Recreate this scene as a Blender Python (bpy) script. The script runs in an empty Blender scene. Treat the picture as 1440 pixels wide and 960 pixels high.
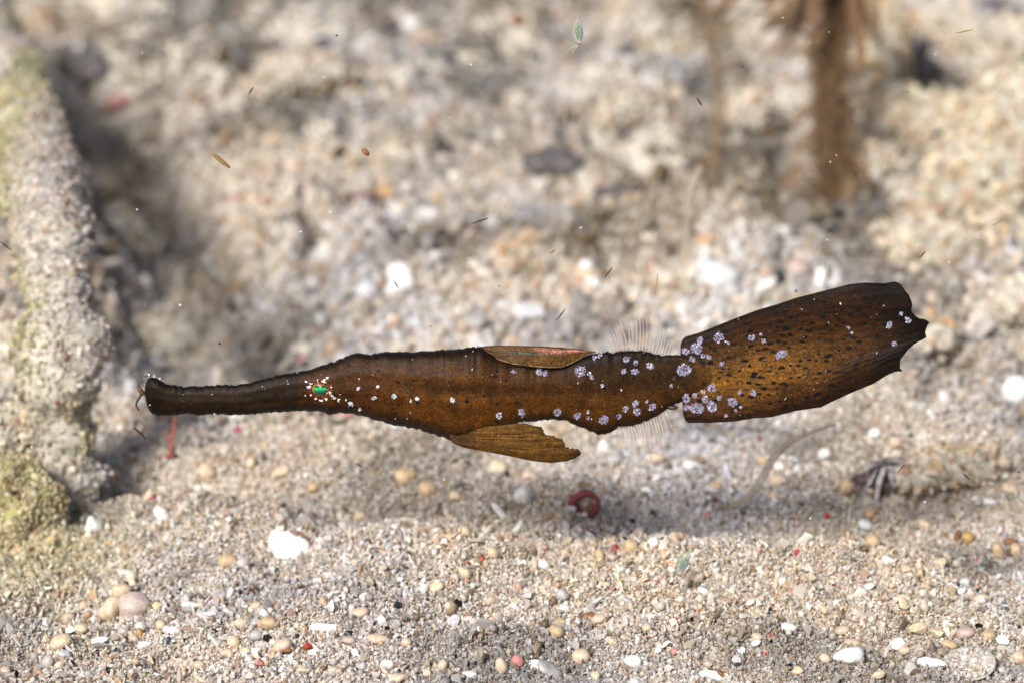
import bpy, bmesh, math, random
import numpy as np
from mathutils import Vector, Matrix
from mathutils.bvhtree import BVHTree

random.seed(11)
RNG = np.random.default_rng(11)
scene = bpy.context.scene
C = scene.collection
R = math.radians
# one Blender unit is one centimetre: the fish is about ten centimetres long
scene.unit_settings.system = 'METRIC'
scene.unit_settings.scale_length = 0.01
scene.unit_settings.length_unit = 'CENTIMETERS'

# ------------------------------------------------------------------ camera
PITCH = R(18.0)
DIST = 40.0
ZC = 3.61
LENS = 110.63
FPX = 1440 * LENS / 36.0
CAM = Vector((0.0, -DIST * math.cos(PITCH), ZC + DIST * math.sin(PITCH)))
cd = bpy.data.cameras.new("camera")
cd.lens = LENS
cd.sensor_width = 36.0
cd.clip_start = 0.5
cd.clip_end = 10000.0
cd.dof.use_dof = True
cd.dof.focus_distance = DIST - 0.7
cd.dof.aperture_fstop = 0.25
cam = bpy.data.objects.new("camera", cd)
cam.location = CAM
cam.rotation_euler = (math.pi / 2 - PITCH, 0, 0)
C.objects.link(cam)
scene.camera = cam

# ------------------------------------------------------------------ light
SUN_EL = R(38.0)          # height of the light above the sand
SUN_AZ = R(28.0)          # how far it stands to the left of the camera
trav = Vector((math.sin(SUN_AZ) * math.cos(SUN_EL), math.cos(SUN_AZ) * math.cos(SUN_EL), -math.sin(SUN_EL)))
sd = bpy.data.lights.new("sun", 'SUN')
sd.energy = 5.0
sd.angle = R(15.0)
sd.color = (1.0, 0.972, 0.925)
sun = bpy.data.objects.new("sun", sd)
sun.rotation_euler = trav.to_track_quat('-Z', 'Y').to_euler()
sun.location = (-20, -40, 60)
C.objects.link(sun)
world = bpy.data.worlds.new("World")
scene.world = world
world.use_nodes = True
wn = world.node_tree
sky = wn.nodes.new('ShaderNodeTexSky')
sky.sky_type = 'NISHITA'
sky.sun_disc = False
sky.dust_density = 3.0
sky.ozone_density = 0.6
sky.sun_elevation = SUN_EL
sky.sun_rotation = math.atan2(-trav.x, -trav.y)
wn.nodes['Background'].inputs[1].default_value = 0.11
wn.links.new(sky.outputs[0], wn.nodes['Background'].inputs[0])
scene.view_settings.view_transform = 'Standard'
scene.view_settings.look = 'None'
scene.view_settings.gamma = 1.0
scene.view_settings.use_curve_mapping = False
scene.view_settings.exposure = 0.07
scene.cycles.max_bounces = 6
scene.cycles.transparent_max_bounces = 24

# ------------------------------------------------------------------ helpers
CP, SP = math.cos(PITCH), math.sin(PITCH)


def ray(px, py):
    """Direction of the sight line through a point of the picture."""
    u, v = (px - 720.0) / FPX, (480.0 - py) / FPX
    return Vector((u, CP + v * SP, -SP + v * CP))


def at(px, py, y=0.0):
    """The point on the upright plane at depth y."""
    d = ray(px, py)
    return CAM + d * ((y - CAM.y) / d.y)


def _hash(ix, iy, seed):
    h = (ix * 374761393 + iy * 668265263 + seed * 1442695041) & 0xFFFFFFFF
    h = ((h ^ (h >> 13)) * 1274126177) & 0xFFFFFFFF
    return ((h ^ (h >> 16)) & 0xFFFF) / 65535.0


def vnoise(x, y, seed=0):
    x = np.asarray(x, float); y = np.asarray(y, float)
    ix = np.floor(x).astype(np.int64); iy = np.floor(y).astype(np.int64)
    fx = x - ix; fy = y - iy
    fx = fx * fx * (3 - 2 * fx); fy = fy * fy * (3 - 2 * fy)
    a = _hash(ix, iy, seed); b = _hash(ix + 1, iy, seed)
    c = _hash(ix, iy + 1, seed); d = _hash(ix + 1, iy + 1, seed)
    return (a + (b - a) * fx) * (1 - fy) + (c + (d - c) * fx) * fy


def seg_dist(x, y, a, b):
    ax, ay = a; bx, by = b
    dx, dy = bx - ax, by - ay
    t = np.clip(((x - ax) * dx + (y - ay) * dy) / (dx * dx + dy * dy), 0, 1)
    return np.hypot(x - ax - t * dx, y - ay - t * dy)


TROUGHS = [  # (from, to, width, depth)
    ((2.3, 2.7), (5.0, 2.5), 0.45, 0.55),
    ((-5.0, 4.9), (-1.3, 3.3), 0.5, 0.6),
    ((-5.8, 4.7), (-5.2, 5.1), 0.40, 1.5),
    ((-9.3, 31.0), (-4.9, 11.0), 1.3, 2.1),
    ((1.4, 2.6), (2.2, 3.0), 0.35, 0.3),
    ((3.0, 20.5), (9.5, 20.0), 0.9, 1.1),
    ((-4.9, 0.5), (-4.2, 0.8), 0.25, 0.3),
    ((-6.0, 0.2), (-5.4, -0.3), 0.35, 0.3),
    ((5.6, 4.0), (4.6, 5.6), 0.5, 0.45),
    ((-1.0, -0.7), (-0.3, -0.4), 0.22, 0.22),
    ((-0.3, 26.5), (1.8, 26.0), 0.6, 0.6),
]
BANKS = [
    ((-13.6, 36.0), (-7.8, 9.0), .9, 1.6),
    ((6.6, 5.6), (5.4, 6.6), 0.8, 0.5),
    ((2.0, 1.0), (5.2, 1.1), 0.8, 0.25),
    ((-3.6, 2.2), (-0.6, 1.2), 0.9, 0.22),
]


def height(x, y):
    x = np.asarray(x, float); y = np.asarray(y, float)
    far = np.clip((y - 6) / 20, 0, 1)
    h = (vnoise(x / 5.5 + 3.1, y / 5.5, 1) - .5) * (.45 + 1.0 * far)
    h = h + (vnoise(x / 2.1, y / 2.1 + 9, 2) - .5) * (.4 + 1.1 * far)
    h = h + (vnoise(x / .8, y / .8, 3) - .5) * (.24 + .4 * far)
    h = h + (vnoise(x / .33, y / .33, 4) - .5) * .14
    h = h + (vnoise(x / .14, y / .14, 5) - .5) * .05
    h = h - (.16 + .8 * far) * np.clip((vnoise(x / (.6 + .5 * far), y / (.7 + .6 * far), 6) - .66) * 4.5, 0, 1)
    for a, b, w, d in TROUGHS:
        h = h - d * np.exp(-(seg_dist(x, y, a, b) / w) ** 2)
    for a, b, w, d in BANKS:
        h = h + d * np.exp(-(seg_dist(x, y, a, b) / w) ** 2)
    return h


def ground(px, py):
    """Where the sight line through a point of the picture meets the sand."""
    d = ray(px, py).normalized()
    ts = np.linspace(26, 120, 3000)
    xs, ys, zs = CAM.x + d.x * ts, CAM.y + d.y * ts, CAM.z + d.z * ts
    below = np.nonzero(zs < height(xs, ys))[0]
    i = below[0] if len(below) else len(ts) - 1
    return Vector((xs[i], ys[i], zs[i]))


def px_at(p):
    """Size of one picture point at the depth of p, in centimetres."""
    return ((p - CAM).dot(Vector((0, CP, -SP)))) / FPX


def tag(o, label=None, cat=None, group=None, kind=None):
    if label: o["label"] = label
    if cat: o["category"] = cat
    if group: o["group"] = group
    if kind: o["kind"] = kind
    return o


def empty(name, loc, label, cat, group=None):
    o = bpy.data.objects.new(name, None)
    o.empty_display_size = 0.2
    o.location = loc
    C.objects.link(o)
    return tag(o, label, cat, group)


def world_loc(o):
    v = Vector((0, 0, 0))
    while o is not None:
        v += o.location
        o = o.parent
    return v


def build(name, verts, faces, mat, parent=None, origin=None, smooth=True, cols=None):
    """One mesh object from world coordinates; cols gives a colour per vertex."""
    verts = np.asarray(verts, float)
    if origin is None:
        origin = Vector(verts.mean(axis=0)) if parent is None else world_loc(parent)
    me = bpy.data.meshes.new(name)
    me.from_pydata((verts - np.array(origin)).tolist(), [], [list(map(int, f)) for f in faces])
    if cols is not None:
        a = me.color_attributes.new("tone", 'FLOAT_COLOR', 'POINT')
        c4 = np.ones((len(verts), 4)); c4[:, :3] = np.asarray(cols)[:, :3]
        a.data.foreach_set("color", c4.ravel())
    if smooth:
        me.polygons.foreach_set("use_smooth", [True] * len(me.polygons))
    me.materials.append(mat)
    o = bpy.data.objects.new(name, me)
    if parent is not None:
        o.parent = parent
        o.location = origin - world_loc(parent)
    else:
        o.location = origin
    C.objects.link(o)
    return o


class Soup:
    """Collects vertices, faces and colours of several shapes for one mesh."""
    def __init__(s): s.v, s.f, s.c, s.n = [], [], [], 0

    def add(s, v, f, col=None):
        v = np.asarray(v, float)
        s.v.append(v); s.f += [[i + s.n for i in q] for q in f]
        s.c.append(np.tile(np.array(col if col is not None else (1, 1, 1), float), (len(v), 1)))
        s.n += len(v)

    def build(s, name, mat, parent=None, **k):
        return build(name, np.concatenate(s.v), s.f, mat, parent, cols=np.concatenate(s.c), **k)


def tube(pts, rads, n=8, cap=True):
    pts = [Vector(p) for p in pts]
    v, f = [], []
    prev = None
    for i, p in enumerate(pts):
        t = (pts[min(i + 1, len(pts) - 1)] - pts[max(i - 1, 0)]).normalized()
        a = t.cross(Vector((0.3, 1, 0.2))).normalized() if prev is None else (prev - t * prev.dot(t)).normalized()
        prev = a
        b = t.cross(a)
        for k in range(n):
            w = 2 * math.pi * k / n
            v.append(p + (a * math.cos(w) + b * math.sin(w)) * rads[i])
    for i in range(len(pts) - 1):
        for k in range(n):
            f.append([i * n + k, i * n + (k + 1) % n, (i + 1) * n + (k + 1) % n, (i + 1) * n + k])
    if cap:
        f.append(list(range(n))[::-1]); f.append([(len(pts) - 1) * n + k for k in range(n)])
    return np.array(v), f


def smooth_path(pts, n):
    """Catmull-Rom through the given points."""
    pts = [np.array(p, float) for p in pts]
    P = [2 * pts[0] - pts[1]] + pts + [2 * pts[-1] - pts[-2]]
    out = []
    for s in np.linspace(0, len(pts) - 1, n):
        i = min(int(s), len(pts) - 2); t = s - i
        a, b, c, d = P[i:i + 4]
        out.append(.5 * ((2 * b) + (c - a) * t + (2 * a - 5 * b + 4 * c - d) * t * t + (3 * b - a - 3 * c + d) * t ** 3))
    return out


def ico(sub):
    bm = bmesh.new()
    bmesh.ops.create_icosphere(bm, subdivisions=sub, radius=1.0)
    v = np.array([x.co[:] for x in bm.verts]); f = [[q.index for q in p.verts] for p in bm.faces]
    bm.free()
    return v, f


ICO1, ICO2, ICO3, ICO4 = ico(1), ico(2), ico(3), ico(4)


def hull(pts):
    bm = bmesh.new()
    for p in pts: bm.verts.new(p)
    r = bmesh.ops.convex_hull(bm, input=bm.verts)
    bmesh.ops.delete(bm, geom=[g for g in r['geom_interior'] if isinstance(g, bmesh.types.BMVert)], context='VERTS')
    bm.verts.index_update()
    v = np.array([x.co[:] for x in bm.verts]); f = [[q.index for q in p.verts] for p in bm.faces]
    bm.free()
    return v, f


def noise3(v, scale, seed):
    """Smooth lumpy noise on points, -1..1."""
    r = np.random.default_rng(seed)
    out = np.zeros(len(v))
    for k in range(6):
        d = r.normal(size=3); d /= np.linalg.norm(d)
        out += np.sin(v @ d * scale * r.uniform(.7, 1.7) + r.uniform(0, 6.28))
    return out / 3.2


# ------------------------------------------------------------------ materials
def new_mat(name):
    m = bpy.data.materials.new(name)
    m.use_nodes = True
    nt = m.node_tree
    return m, nt, nt.nodes['Principled BSDF'], nt.nodes['Material Output']


def nd(nt, kind, **k):
    n = nt.nodes.new(kind)
    for a, b in k.items(): setattr(n, a, b)
    return n


def mixc(nt, blend, fac, a, b):
    m = nd(nt, 'ShaderNodeMix', data_type='RGBA', blend_type=blend)
    for sock, val in ((m.inputs[0], fac), (m.inputs[6], a), (m.inputs[7], b)):
        if isinstance(val, bpy.types.NodeSocket): nt.links.new(val, sock)
        elif isinstance(val, (int, float)): sock.default_value = val
        else: sock.default_value = (*val, 1)
    return m.outputs[2]


def ramp(nt, src, stops):
    r = nd(nt, 'ShaderNodeValToRGB')
    r.color_ramp.elements[0].position, r.color_ramp.elements[0].color = stops[0][0], (*stops[0][1], 1)
    r.color_ramp.elements[1].position, r.color_ramp.elements[1].color = stops[-1][0], (*stops[-1][1], 1)
    for p, c in stops[1:-1]:
        e = r.color_ramp.elements.new(p); e.color = (*c, 1)
    nt.links.new(src, r.inputs[0])
    return r.outputs[0]


def texnoise(nt, scale, detail=3, vec=None, rough=.6):
    n = nd(nt, 'ShaderNodeTexNoise')
    n.inputs['Scale'].default_value = scale; n.inputs['Detail'].default_value = detail
    n.inputs['Roughness'].default_value = rough
    if vec is None:
        vec = nd(nt, 'ShaderNodeTexCoord').outputs['Object']
    nt.links.new(vec, n.inputs['Vector'])
    return n.outputs[0]


def bump(nt, bsdf, src, strength, dist):
    b = nd(nt, 'ShaderNodeBump')
    b.inputs['Strength'].default_value = strength; b.inputs['Distance'].default_value = dist
    nt.links.new(src, b.inputs['Height']); nt.links.new(b.outputs[0], bsdf.inputs['Normal'])


def translucent(nt, bsdf, out, color, amount):
    t = nd(nt, 'ShaderNodeBsdfTranslucent'); mx = nd(nt, 'ShaderNodeMixShader')
    mx.inputs[0].default_value = amount
    if isinstance(color, bpy.types.NodeSocket): nt.links.new(color, t.inputs[0])
    else: t.inputs[0].default_value = (*color, 1)
    nt.links.new(bsdf.outputs[0], mx.inputs[1]); nt.links.new(t.outputs[0], mx.inputs[2])
    nt.links.new(mx.outputs[0], out.inputs[0])


def see_through(nt, bsdf, out, keep):
    t = nd(nt, 'ShaderNodeBsdfTransparent'); mx = nd(nt, 'ShaderNodeMixShader')
    mx.inputs[0].default_value = keep
    src = out.inputs[0].links[0].from_socket
    nt.links.new(t.outputs[0], mx.inputs[1]); nt.links.new(src, mx.inputs[2])
    nt.links.new(mx.outputs[0], out.inputs[0])


def mat_seabed():
    m, nt, b, o = new_mat("sand_bed")
    n1 = texnoise(nt, 9, 6); n2 = texnoise(nt, .35, 4)
    c = ramp(nt, n1, [(.3, (.36, .33, .28)), (.5, (.52, .48, .42)), (.7, (.66, .62, .56))])
    c = mixc(nt, 'MULTIPLY', .5, c, ramp(nt, n2, [(.35, (.7, .68, .66)), (.65, (1, .97, .92))]))
    nt.links.new(c, b.inputs['Base Color']); b.inputs['Roughness'].default_value = .85
    bump(nt, b, n1, .8, .05)
    return m


def mat_grain():
    m, nt, b, o = new_mat("grain")
    a = nd(nt, 'ShaderNodeAttribute', attribute_type='INSTANCER', attribute_name='tint')
    nt.links.new(a.outputs['Color'], b.inputs['Base Color'])
    b.inputs['Roughness'].default_value = .32
    b.inputs['Specular IOR Level'].default_value = .55
    translucent(nt, b, o, a.outputs['Color'], .5)
    return m


def mat_stone(name, col, rough=.5, var=.25, glow=.12, scale=14, spots=None):
    m, nt, b, o = new_mat(name)
    n = texnoise(nt, scale, 5)
    lo = tuple(max(0, c * (1 - var)) for c in col); hi = tuple(min(.95, c * (1 + var * .8)) for c in col)
    c = ramp(nt, n, [(.32, lo), (.68, hi)])
    if spots:
        vo = nd(nt, 'ShaderNodeTexVoronoi'); vo.inputs['Scale'].default_value = spots[0]
        nt.links.new(nd(nt, 'ShaderNodeTexCoord').outputs['Object'], vo.inputs['Vector'])
        f = ramp(nt, vo.outputs['Distance'], [(spots[1], (1, 1, 1)), (spots[1] + .06, (0, 0, 0))])
        c = mixc(nt, 'MIX', f, c, spots[2])
    nt.links.new(c, b.inputs['Base Color'])
    b.inputs['Roughness'].default_value = rough
    bump(nt, b, texnoise(nt, scale * 4, 4), .35, .01)
    if glow: translucent(nt, b, o, c, glow)
    return m


def mat_skin(name, grain=46, streak=None, dots=True, relief=.012):
    """Fish skin: the tone of each place, broken up by grainy pigment and dark dots."""
    m, nt, b, o = new_mat(name)
    at_ = nd(nt, 'ShaderNodeAttribute', attribute_name='tone')
    co = nd(nt, 'ShaderNodeTexCoord').outputs['Object']
    g1 = texnoise(nt, grain, 2, co, .7); g2 = texnoise(nt, 3.2, 5, co); g3 = texnoise(nt, 11, 4, co)
    c = mixc(nt, 'MULTIPLY', 1.0, at_.outputs['Color'], ramp(nt, g1, [(.3, (.34, .30, .24)), (.5, (.85, .82, .78)), (.72, (2.0, 1.9, 1.6))]))
    c = mixc(nt, 'MULTIPLY', .9, c, ramp(nt, g2, [(.3, (.5, .5, .55)), (.6, (1.25, 1.15, 1.05))]))
    c = mixc(nt, 'MULTIPLY', .8, c, ramp(nt, g3, [(.3, (.5, .48, .45)), (.55, (1.1, 1.1, 1.1))]))
    if streak:
        mp = nd(nt, 'ShaderNodeMapping'); mp.inputs['Scale'].default_value = streak[0]; mp.inputs['Rotation'].default_value = streak[1]
        nt.links.new(co, mp.inputs[0])
        s = texnoise(nt, 1.0, 4, mp.outputs[0], .65)
        c = mixc(nt, 'MULTIPLY', 1.0, c, ramp(nt, s, [(.34, (.6, .56, .54)), (.5, (1, 1, 1)), (.68, (1.3, 1.25, 1.15))]))
    if dots:
        vo = nd(nt, 'ShaderNodeTexVoronoi'); vo.inputs['Scale'].default_value = 8.0 if streak is None else 1.0
        if streak:
            mp2 = nd(nt, 'ShaderNodeMapping'); mp2.inputs['Scale'].default_value = (10, 10, 19); mp2.inputs['Rotation'].default_value = streak[1]
            nt.links.new(co, mp2.inputs[0]); nt.links.new(mp2.outputs[0], vo.inputs['Vector'])
        else:
            nt.links.new(co, vo.inputs['Vector'])
        mth = nd(nt, 'ShaderNodeMath', operation='SUBTRACT')
        sep = nd(nt, 'ShaderNodeSeparateColor'); nt.links.new(vo.outputs['Color'], sep.inputs[0])
        sc = nd(nt, 'ShaderNodeMath', operation='MULTIPLY'); sc.inputs[1].default_value = .56 if streak else .26
        nt.links.new(sep.outputs[0], sc.inputs[0])
        nt.links.new(sc.outputs[0], mth.inputs[0]); nt.links.new(vo.outputs['Distance'], mth.inputs[1])
        f = ramp(nt, mth.outputs[0], [(.0, (0, 0, 0)), (.06, (1, 1, 1))])
        c = mixc(nt, 'MIX', f, c, (.004, .003, .003))
    nt.links.new(c, b.inputs['Base Color'])
    b.inputs['Roughness'].default_value = .5
    b.inputs['Specular IOR Level'].default_value = .14
    bump(nt, b, g1, .6, relief)
    return m


def mat_plain(name, col, rough=.4, spec=.5, keep=None, trans=0, tone=False):
    m, nt, b, o = new_mat(name)
    src = col
    n = texnoise(nt, 20, 3)
    base = nd(nt, 'ShaderNodeAttribute', attribute_name='tone').outputs['Color'] if tone else col
    c = mixc(nt, 'MULTIPLY', .6, base, ramp(nt, n, [(.3, (.65, .65, .65)), (.7, (1.2, 1.2, 1.2))]))
    nt.links.new(c, b.inputs['Base Color'])
    b.inputs['Roughness'].default_value = rough; b.inputs['Specular IOR Level'].default_value = spec
    if trans: translucent(nt, b, o, c, trans)
    if keep is not None: see_through(nt, b, o, keep)
    return m


M = {}
M['bed'] = mat_seabed()
M['grain'] = mat_grain()
COL = {  # key: (words, colour)
    'cream': ("cream", (.66, .52, .36)), 'tan': ("tan", (.52, .38, .23)), 'peach': ("peach", (.62, .48, .36)),
    'white': ("white", (.86, .84, .81)), 'milk': ("milky white", (.74, .72, .68)), 'grey': ("grey", (.44, .43, .41)),
    'lilac': ("lilac grey", (.58, .56, .62)), 'black': ("black", (.012, .014, .018)), 'red': ("red", (.50, .05, .035)),
    'pink': ("pink", (.58, .24, .22)), 'pinkgrey': ("pinkish grey", (.50, .38, .34)), 'brown': ("brown", (.22, .10, .04)),
    'magenta': ("magenta red", (.38, .04, .10)), 'orange': ("orange", (.54, .33, .16)), 'navy': ("dark blue", (.03, .05, .075)),
    'ochre': ("ochre", (.48, .30, .09)), 'purple': ("dark purple", (.075, .035, .05)), 'yellow': ("pale yellow", (.62, .50, .27)),
}
for k, (w, c) in COL.items():
    M[k] = mat_stone("stone_" + k, c, rough=.28 if k in ('black', 'red', 'navy') else .5, glow=0 if k in ('black', 'navy', 'purple') else .15)
M['pinkspeck'] = mat_stone("stone_speckled", (.54, .43, .38), spots=(5, .06, (.03, .02, .02)), var=.3, scale=30)
M['coral'] = mat_stone("coral_rubble", (.40, .37, .31), rough=.85, var=.45, scale=5, glow=0)
M['darklump'] = mat_stone("dark_lump", (.10, .09, .09), rough=.8, var=.6, scale=3, glow=0)
M['algarock'] = mat_stone("alga_coated_rock", (.25, .24, .09), rough=.85, var=.5, scale=5, glow=0)
M['skin'] = mat_skin("fish_skin")
M['tailskin'] = mat_skin("tail_skin", streak=((1.6, 2, 26), (0, R(-14), 0)))
M['finskin'] = mat_skin("fin_skin", streak=((1.4, 2, 24), (0, R(10), 0)), dots=False)
M['dorsalskin'] = mat_skin("folded_fin_skin", streak=((1.2, 2, 30), (0, R(3), 0)), dots=False)
M['flake'] = mat_plain("pale_flakes", (1, 1, 1), rough=.25, spec=.7, tone=True)
M['finray'] = mat_plain("clear_fin_ray", (.80, .66, .58), rough=.3, keep=.55, trans=.3)
M['membrane'] = mat_plain("clear_fin_membrane", (.85, .82, .78), rough=.3, keep=.05, trans=.4)
M['fibre'] = mat_plain("fibre", (1, 1, 1), rough=.6, tone=True)
M['clear'] = mat_plain("clear_strand", (.62, .52, .40), rough=.3, keep=.45, trans=.3)
M['alga'] = mat_plain("brown_alga", (.27, .15, .075), rough=.7, trans=.3, keep=.4)
M['alga2'] = mat_plain("olive_alga", (.34, .23, .13), rough=.7, trans=.35, keep=.45)
M['redalga'] = mat_plain("red_alga", (.45, .12, .09), rough=.6, trans=.2)
M['specks'] = mat_plain("drifting_specks", (1, 1, 1), rough=.5, tone=True)
M['shrimp'] = mat_plain("clear_shell", (.55, .58, .50), rough=.15, spec=.8, keep=.3, trans=.2)
M['gut'] = mat_plain("green_gut", (.05, .16, .02), rough=.3)
M['bluefilm'] = mat_plain("blue_sheen", (.10, .26, .36), rough=.2, keep=.55)


M['barb'] = mat_stone("dark_barbel", (.03, .02, .013), rough=.35, var=.7, scale=30, glow=0)


def mat_pupil():
    m, nt, b, o = new_mat("green_pupil")
    s = nd(nt, 'ShaderNodeSeparateXYZ'); nt.links.new(nd(nt, 'ShaderNodeTexCoord').outputs['Generated'], s.inputs[0])
    c = ramp(nt, s.outputs['Z'], [(.15, (.012, .05, .045)), (.45, (.01, .16, .07)), (.62, (.01, .46, .09)), (.76, (.0, .22, .05)), (.84, (.0, .02, .01)), (1, (.0, .01, .006))])
    nt.links.new(c, b.inputs['Base Color']); b.inputs['Roughness'].default_value = .12
    return m


M['pupil'] = mat_pupil()
M['iris'] = mat_stone("orange_iris", (.27, .085, .025), rough=.3, var=.6, scale=22, glow=0)

# ------------------------------------------------------------------ sea bed
def axis(lo, hi, step, far):
    a = list(np.arange(lo, hi + step / 2, step)); s = step
    up, dn = [a[-1]], [a[0]]
    while up[-1] < far:
        s *= 1.6; up.append(up[-1] + s); dn.append(dn[-1] - s)
    return np.array(dn[:0:-1] + a + up[1:])


gx, gy = axis(-17, 17, .14, 1500), axis(-9, 52, .14, 1500)
X, Y = np.meshgrid(gx, gy)
Z = height(X, Y) - .03
fade = np.clip(1 - (np.maximum(np.abs(X) - 17, 0) + np.maximum(Y - 52, 0) + np.maximum(-9 - Y, 0)) / 8, 0, 1)
Z = Z * fade
nx, ny = len(gx), len(gy)
idx = np.arange(nx * ny).reshape(ny, nx)
F = np.stack([idx[:-1, :-1], idx[:-1, 1:], idx[1:, 1:], idx[1:, :-1]], -1).reshape(-1, 4)
bed = build("seabed", np.stack([X.ravel(), Y.ravel(), Z.ravel()], -1), F, M['bed'], origin=Vector((0, 0, 0)))
tag(bed, "pale coarse coral sand sea bed with small hollows and low banks", "sea bed", kind='structure')

# ------------------------------------------------------------------ sand grains: shapes, then clouds of them
GC = bpy.data.collections.new("grain_shapes")      # only a library for the clouds below, not in the scene


def grain_shape(kind, i):
    r = np.random.default_rng(100 + i)
    if kind == 'shard':
        p = r.normal(size=(11, 3)); p /= np.linalg.norm(p, axis=1)[:, None]
        p *= np.array([1.15, .85, .7]) * r.uniform(.75, 1.15, size=(11, 1))
        v, f = hull(p.tolist()); sm = False
    elif kind == 'round':
        v, f = ICO1[0].copy(), ICO1[1]
        v = v * (1 + .18 * noise3(v, 2.2, i)[:, None]) * np.array([1.1, .9, .8]); sm = True
    elif kind == 'rod':
        p = r.normal(size=(10, 3)); p /= np.linalg.norm(p, axis=1)[:, None]
        v, f = hull((p * np.array([1.9, .5, .45])).tolist()); sm = False
    else:
        p = r.normal(size=(11, 3)); p /= np.linalg.norm(p, axis=1)[:, None]
        v, f = hull((p * np.array([1.35, 1.1, .28])).tolist()); sm = False
    me = bpy.data.meshes.new("grain_" + kind)
    me.from_pydata((v * .5).tolist(), [], f)
    if sm: me.polygons.foreach_set("use_smooth", [True] * len(me.polygons))
    me.materials.append(M['grain'])
    GC.objects.link(bpy.data.objects.new("grain_%02d_%s" % (i, kind), me))


for i, k in enumerate(['shard'] * 8 + ['round'] * 3 + ['rod'] * 2 + ['flake'] * 4): grain_shape(k, i)
N_SHAPES = 17

GT = bpy.data.node_groups.new("scatter_grains", 'GeometryNodeTree')
GT.interface.new_socket("Geometry", in_out='INPUT', socket_type='NodeSocketGeometry')
GT.interface.new_socket("Geometry", in_out='OUTPUT', socket_type='NodeSocketGeometry')
gi, go = GT.nodes.new('NodeGroupInput'), GT.nodes.new('NodeGroupOutput')
iop = GT.nodes.new('GeometryNodeInstanceOnPoints')
ci = GT.nodes.new('GeometryNodeCollectionInfo')
ci.inputs['Collection'].default_value = GC
ci.inputs['Separate Children'].default_value = True
ci.inputs['Reset Children'].default_value = True
iop.inputs['Pick Instance'].default_value = True


def named(nm, typ):
    n = GT.nodes.new('GeometryNodeInputNamedAttribute'); n.data_type = typ; n.inputs[0].default_value = nm
    return n.outputs[0]


GT.links.new(gi.outputs[0], iop.inputs['Points'])
GT.links.new(ci.outputs[0], iop.inputs['Instance'])
GT.links.new(named('pick', 'INT'), iop.inputs['Instance Index'])
er = GT.nodes.new('FunctionNodeEulerToRotation')
GT.links.new(named('turn', 'FLOAT_VECTOR'), er.inputs[0])
GT.links.new(er.outputs[0], iop.inputs['Rotation'])
GT.links.new(named('size', 'FLOAT'), iop.inputs['Scale'])
GT.links.new(iop.outputs[0], go.inputs[0])

PAL = np.array([(.90, .885, .86), (.78, .70, .57), (.74, .725, .70), (.68, .52, .37), (.55, .53, .50), (.34, .26, .18), (.36, .06, .05), (.62, .45, .38),
                (.02, .022, .025), (.58, .53, .40)])
PW = np.array([.36, .17, .24, .06, .07, .03, .002, .022, .008, .04])


def grain_cloud(name, pts, size, parent=None, wash=None, weights=PW, flat=None):
    n = len(pts)
    pts = np.asarray(pts, float)
    org = Vector((0, 0, 0)) if parent is None else world_loc(parent)
    me = bpy.data.meshes.new(name)
    me.vertices.add(n)
    me.vertices.foreach_set("co", (pts - np.array(org)).ravel())
    w = weights / weights.sum()
    tint = PAL[RNG.choice(len(PAL), n, p=w)] * RNG.uniform(.72, 1.18, (n, 1))
    tint = tint * np.array([1.03, .985, .965])
    if wash is not None: tint = tint * wash
    c4 = np.ones((n, 4)); c4[:, :3] = np.clip(tint, 0, .92)
    a = me.attributes.new("tint", 'FLOAT_COLOR', 'POINT'); a.data.foreach_set("color", c4.ravel())
    a = me.attributes.new("size", 'FLOAT', 'POINT'); a.data.foreach_set("value", np.asarray(size, float))
    a = me.attributes.new("turn", 'FLOAT_VECTOR', 'POINT'); a.data.foreach_set("vector", RNG.uniform(0, 6.28, (n, 3)).ravel())
    a = me.attributes.new("pick", 'INT', 'POINT'); pk = RNG.integers(0, N_SHAPES, n)
    if flat is not None: pk = np.where(flat, RNG.integers(11, N_SHAPES, n), pk)
    a.data.foreach_set("value", pk.astype(np.int32))
    o = bpy.data.objects.new(name, me)
    md = o.modifiers.new("scatter", 'NODES'); md.node_group = GT
    if parent is not None: o.parent = parent
    C.objects.link(o)
    o["kind"] = 'stuff'
    return o


KEEP_CLEAR = []   # footprints of the pebbles and shells, filled in below


def scatter(y0, y1, per_cm2, med, sig, lift, wide=1.18):
    w1 = (y1 + 38) * .163 * wide + .8
    n = int(per_cm2 * (y1 - y0) * 2 * w1)
    y = RNG.uniform(y0, y1, n); x = RNG.uniform(-w1, w1, n)
    k = np.abs(x) < (y + 38) * .163 * wide + .8
    x, y = x[k], y[k]
    s = np.clip(np.exp(RNG.normal(math.log(med), sig, len(x))), .02, .6)
    z = height(x, y) + RNG.uniform(-.3, lift, len(x)) * s
    return np.stack([x, y, z], -1), s


# ------------------------------------------------------------------ rocks, crusted with sand
def surface_points(v, f, n):
    v = np.asarray(v); tri = np.array([[q[0], q[i], q[i + 1]] for q in f for i in range(1, len(q) - 1)])
    a, b, c = v[tri[:, 0]], v[tri[:, 1]], v[tri[:, 2]]
    cr = np.cross(b - a, c - a); ar = np.linalg.norm(cr, axis=1)
    k = RNG.choice(len(tri), n, p=ar / ar.sum())
    r1, r2 = np.sqrt(RNG.random(n)), RNG.random(n)
    p = a[k] * (1 - r1)[:, None] + b[k] * (r1 * (1 - r2))[:, None] + c[k] * (r1 * r2)[:, None]
    return p, cr[k] / np.maximum(ar[k], 1e-9)[:, None]


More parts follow.
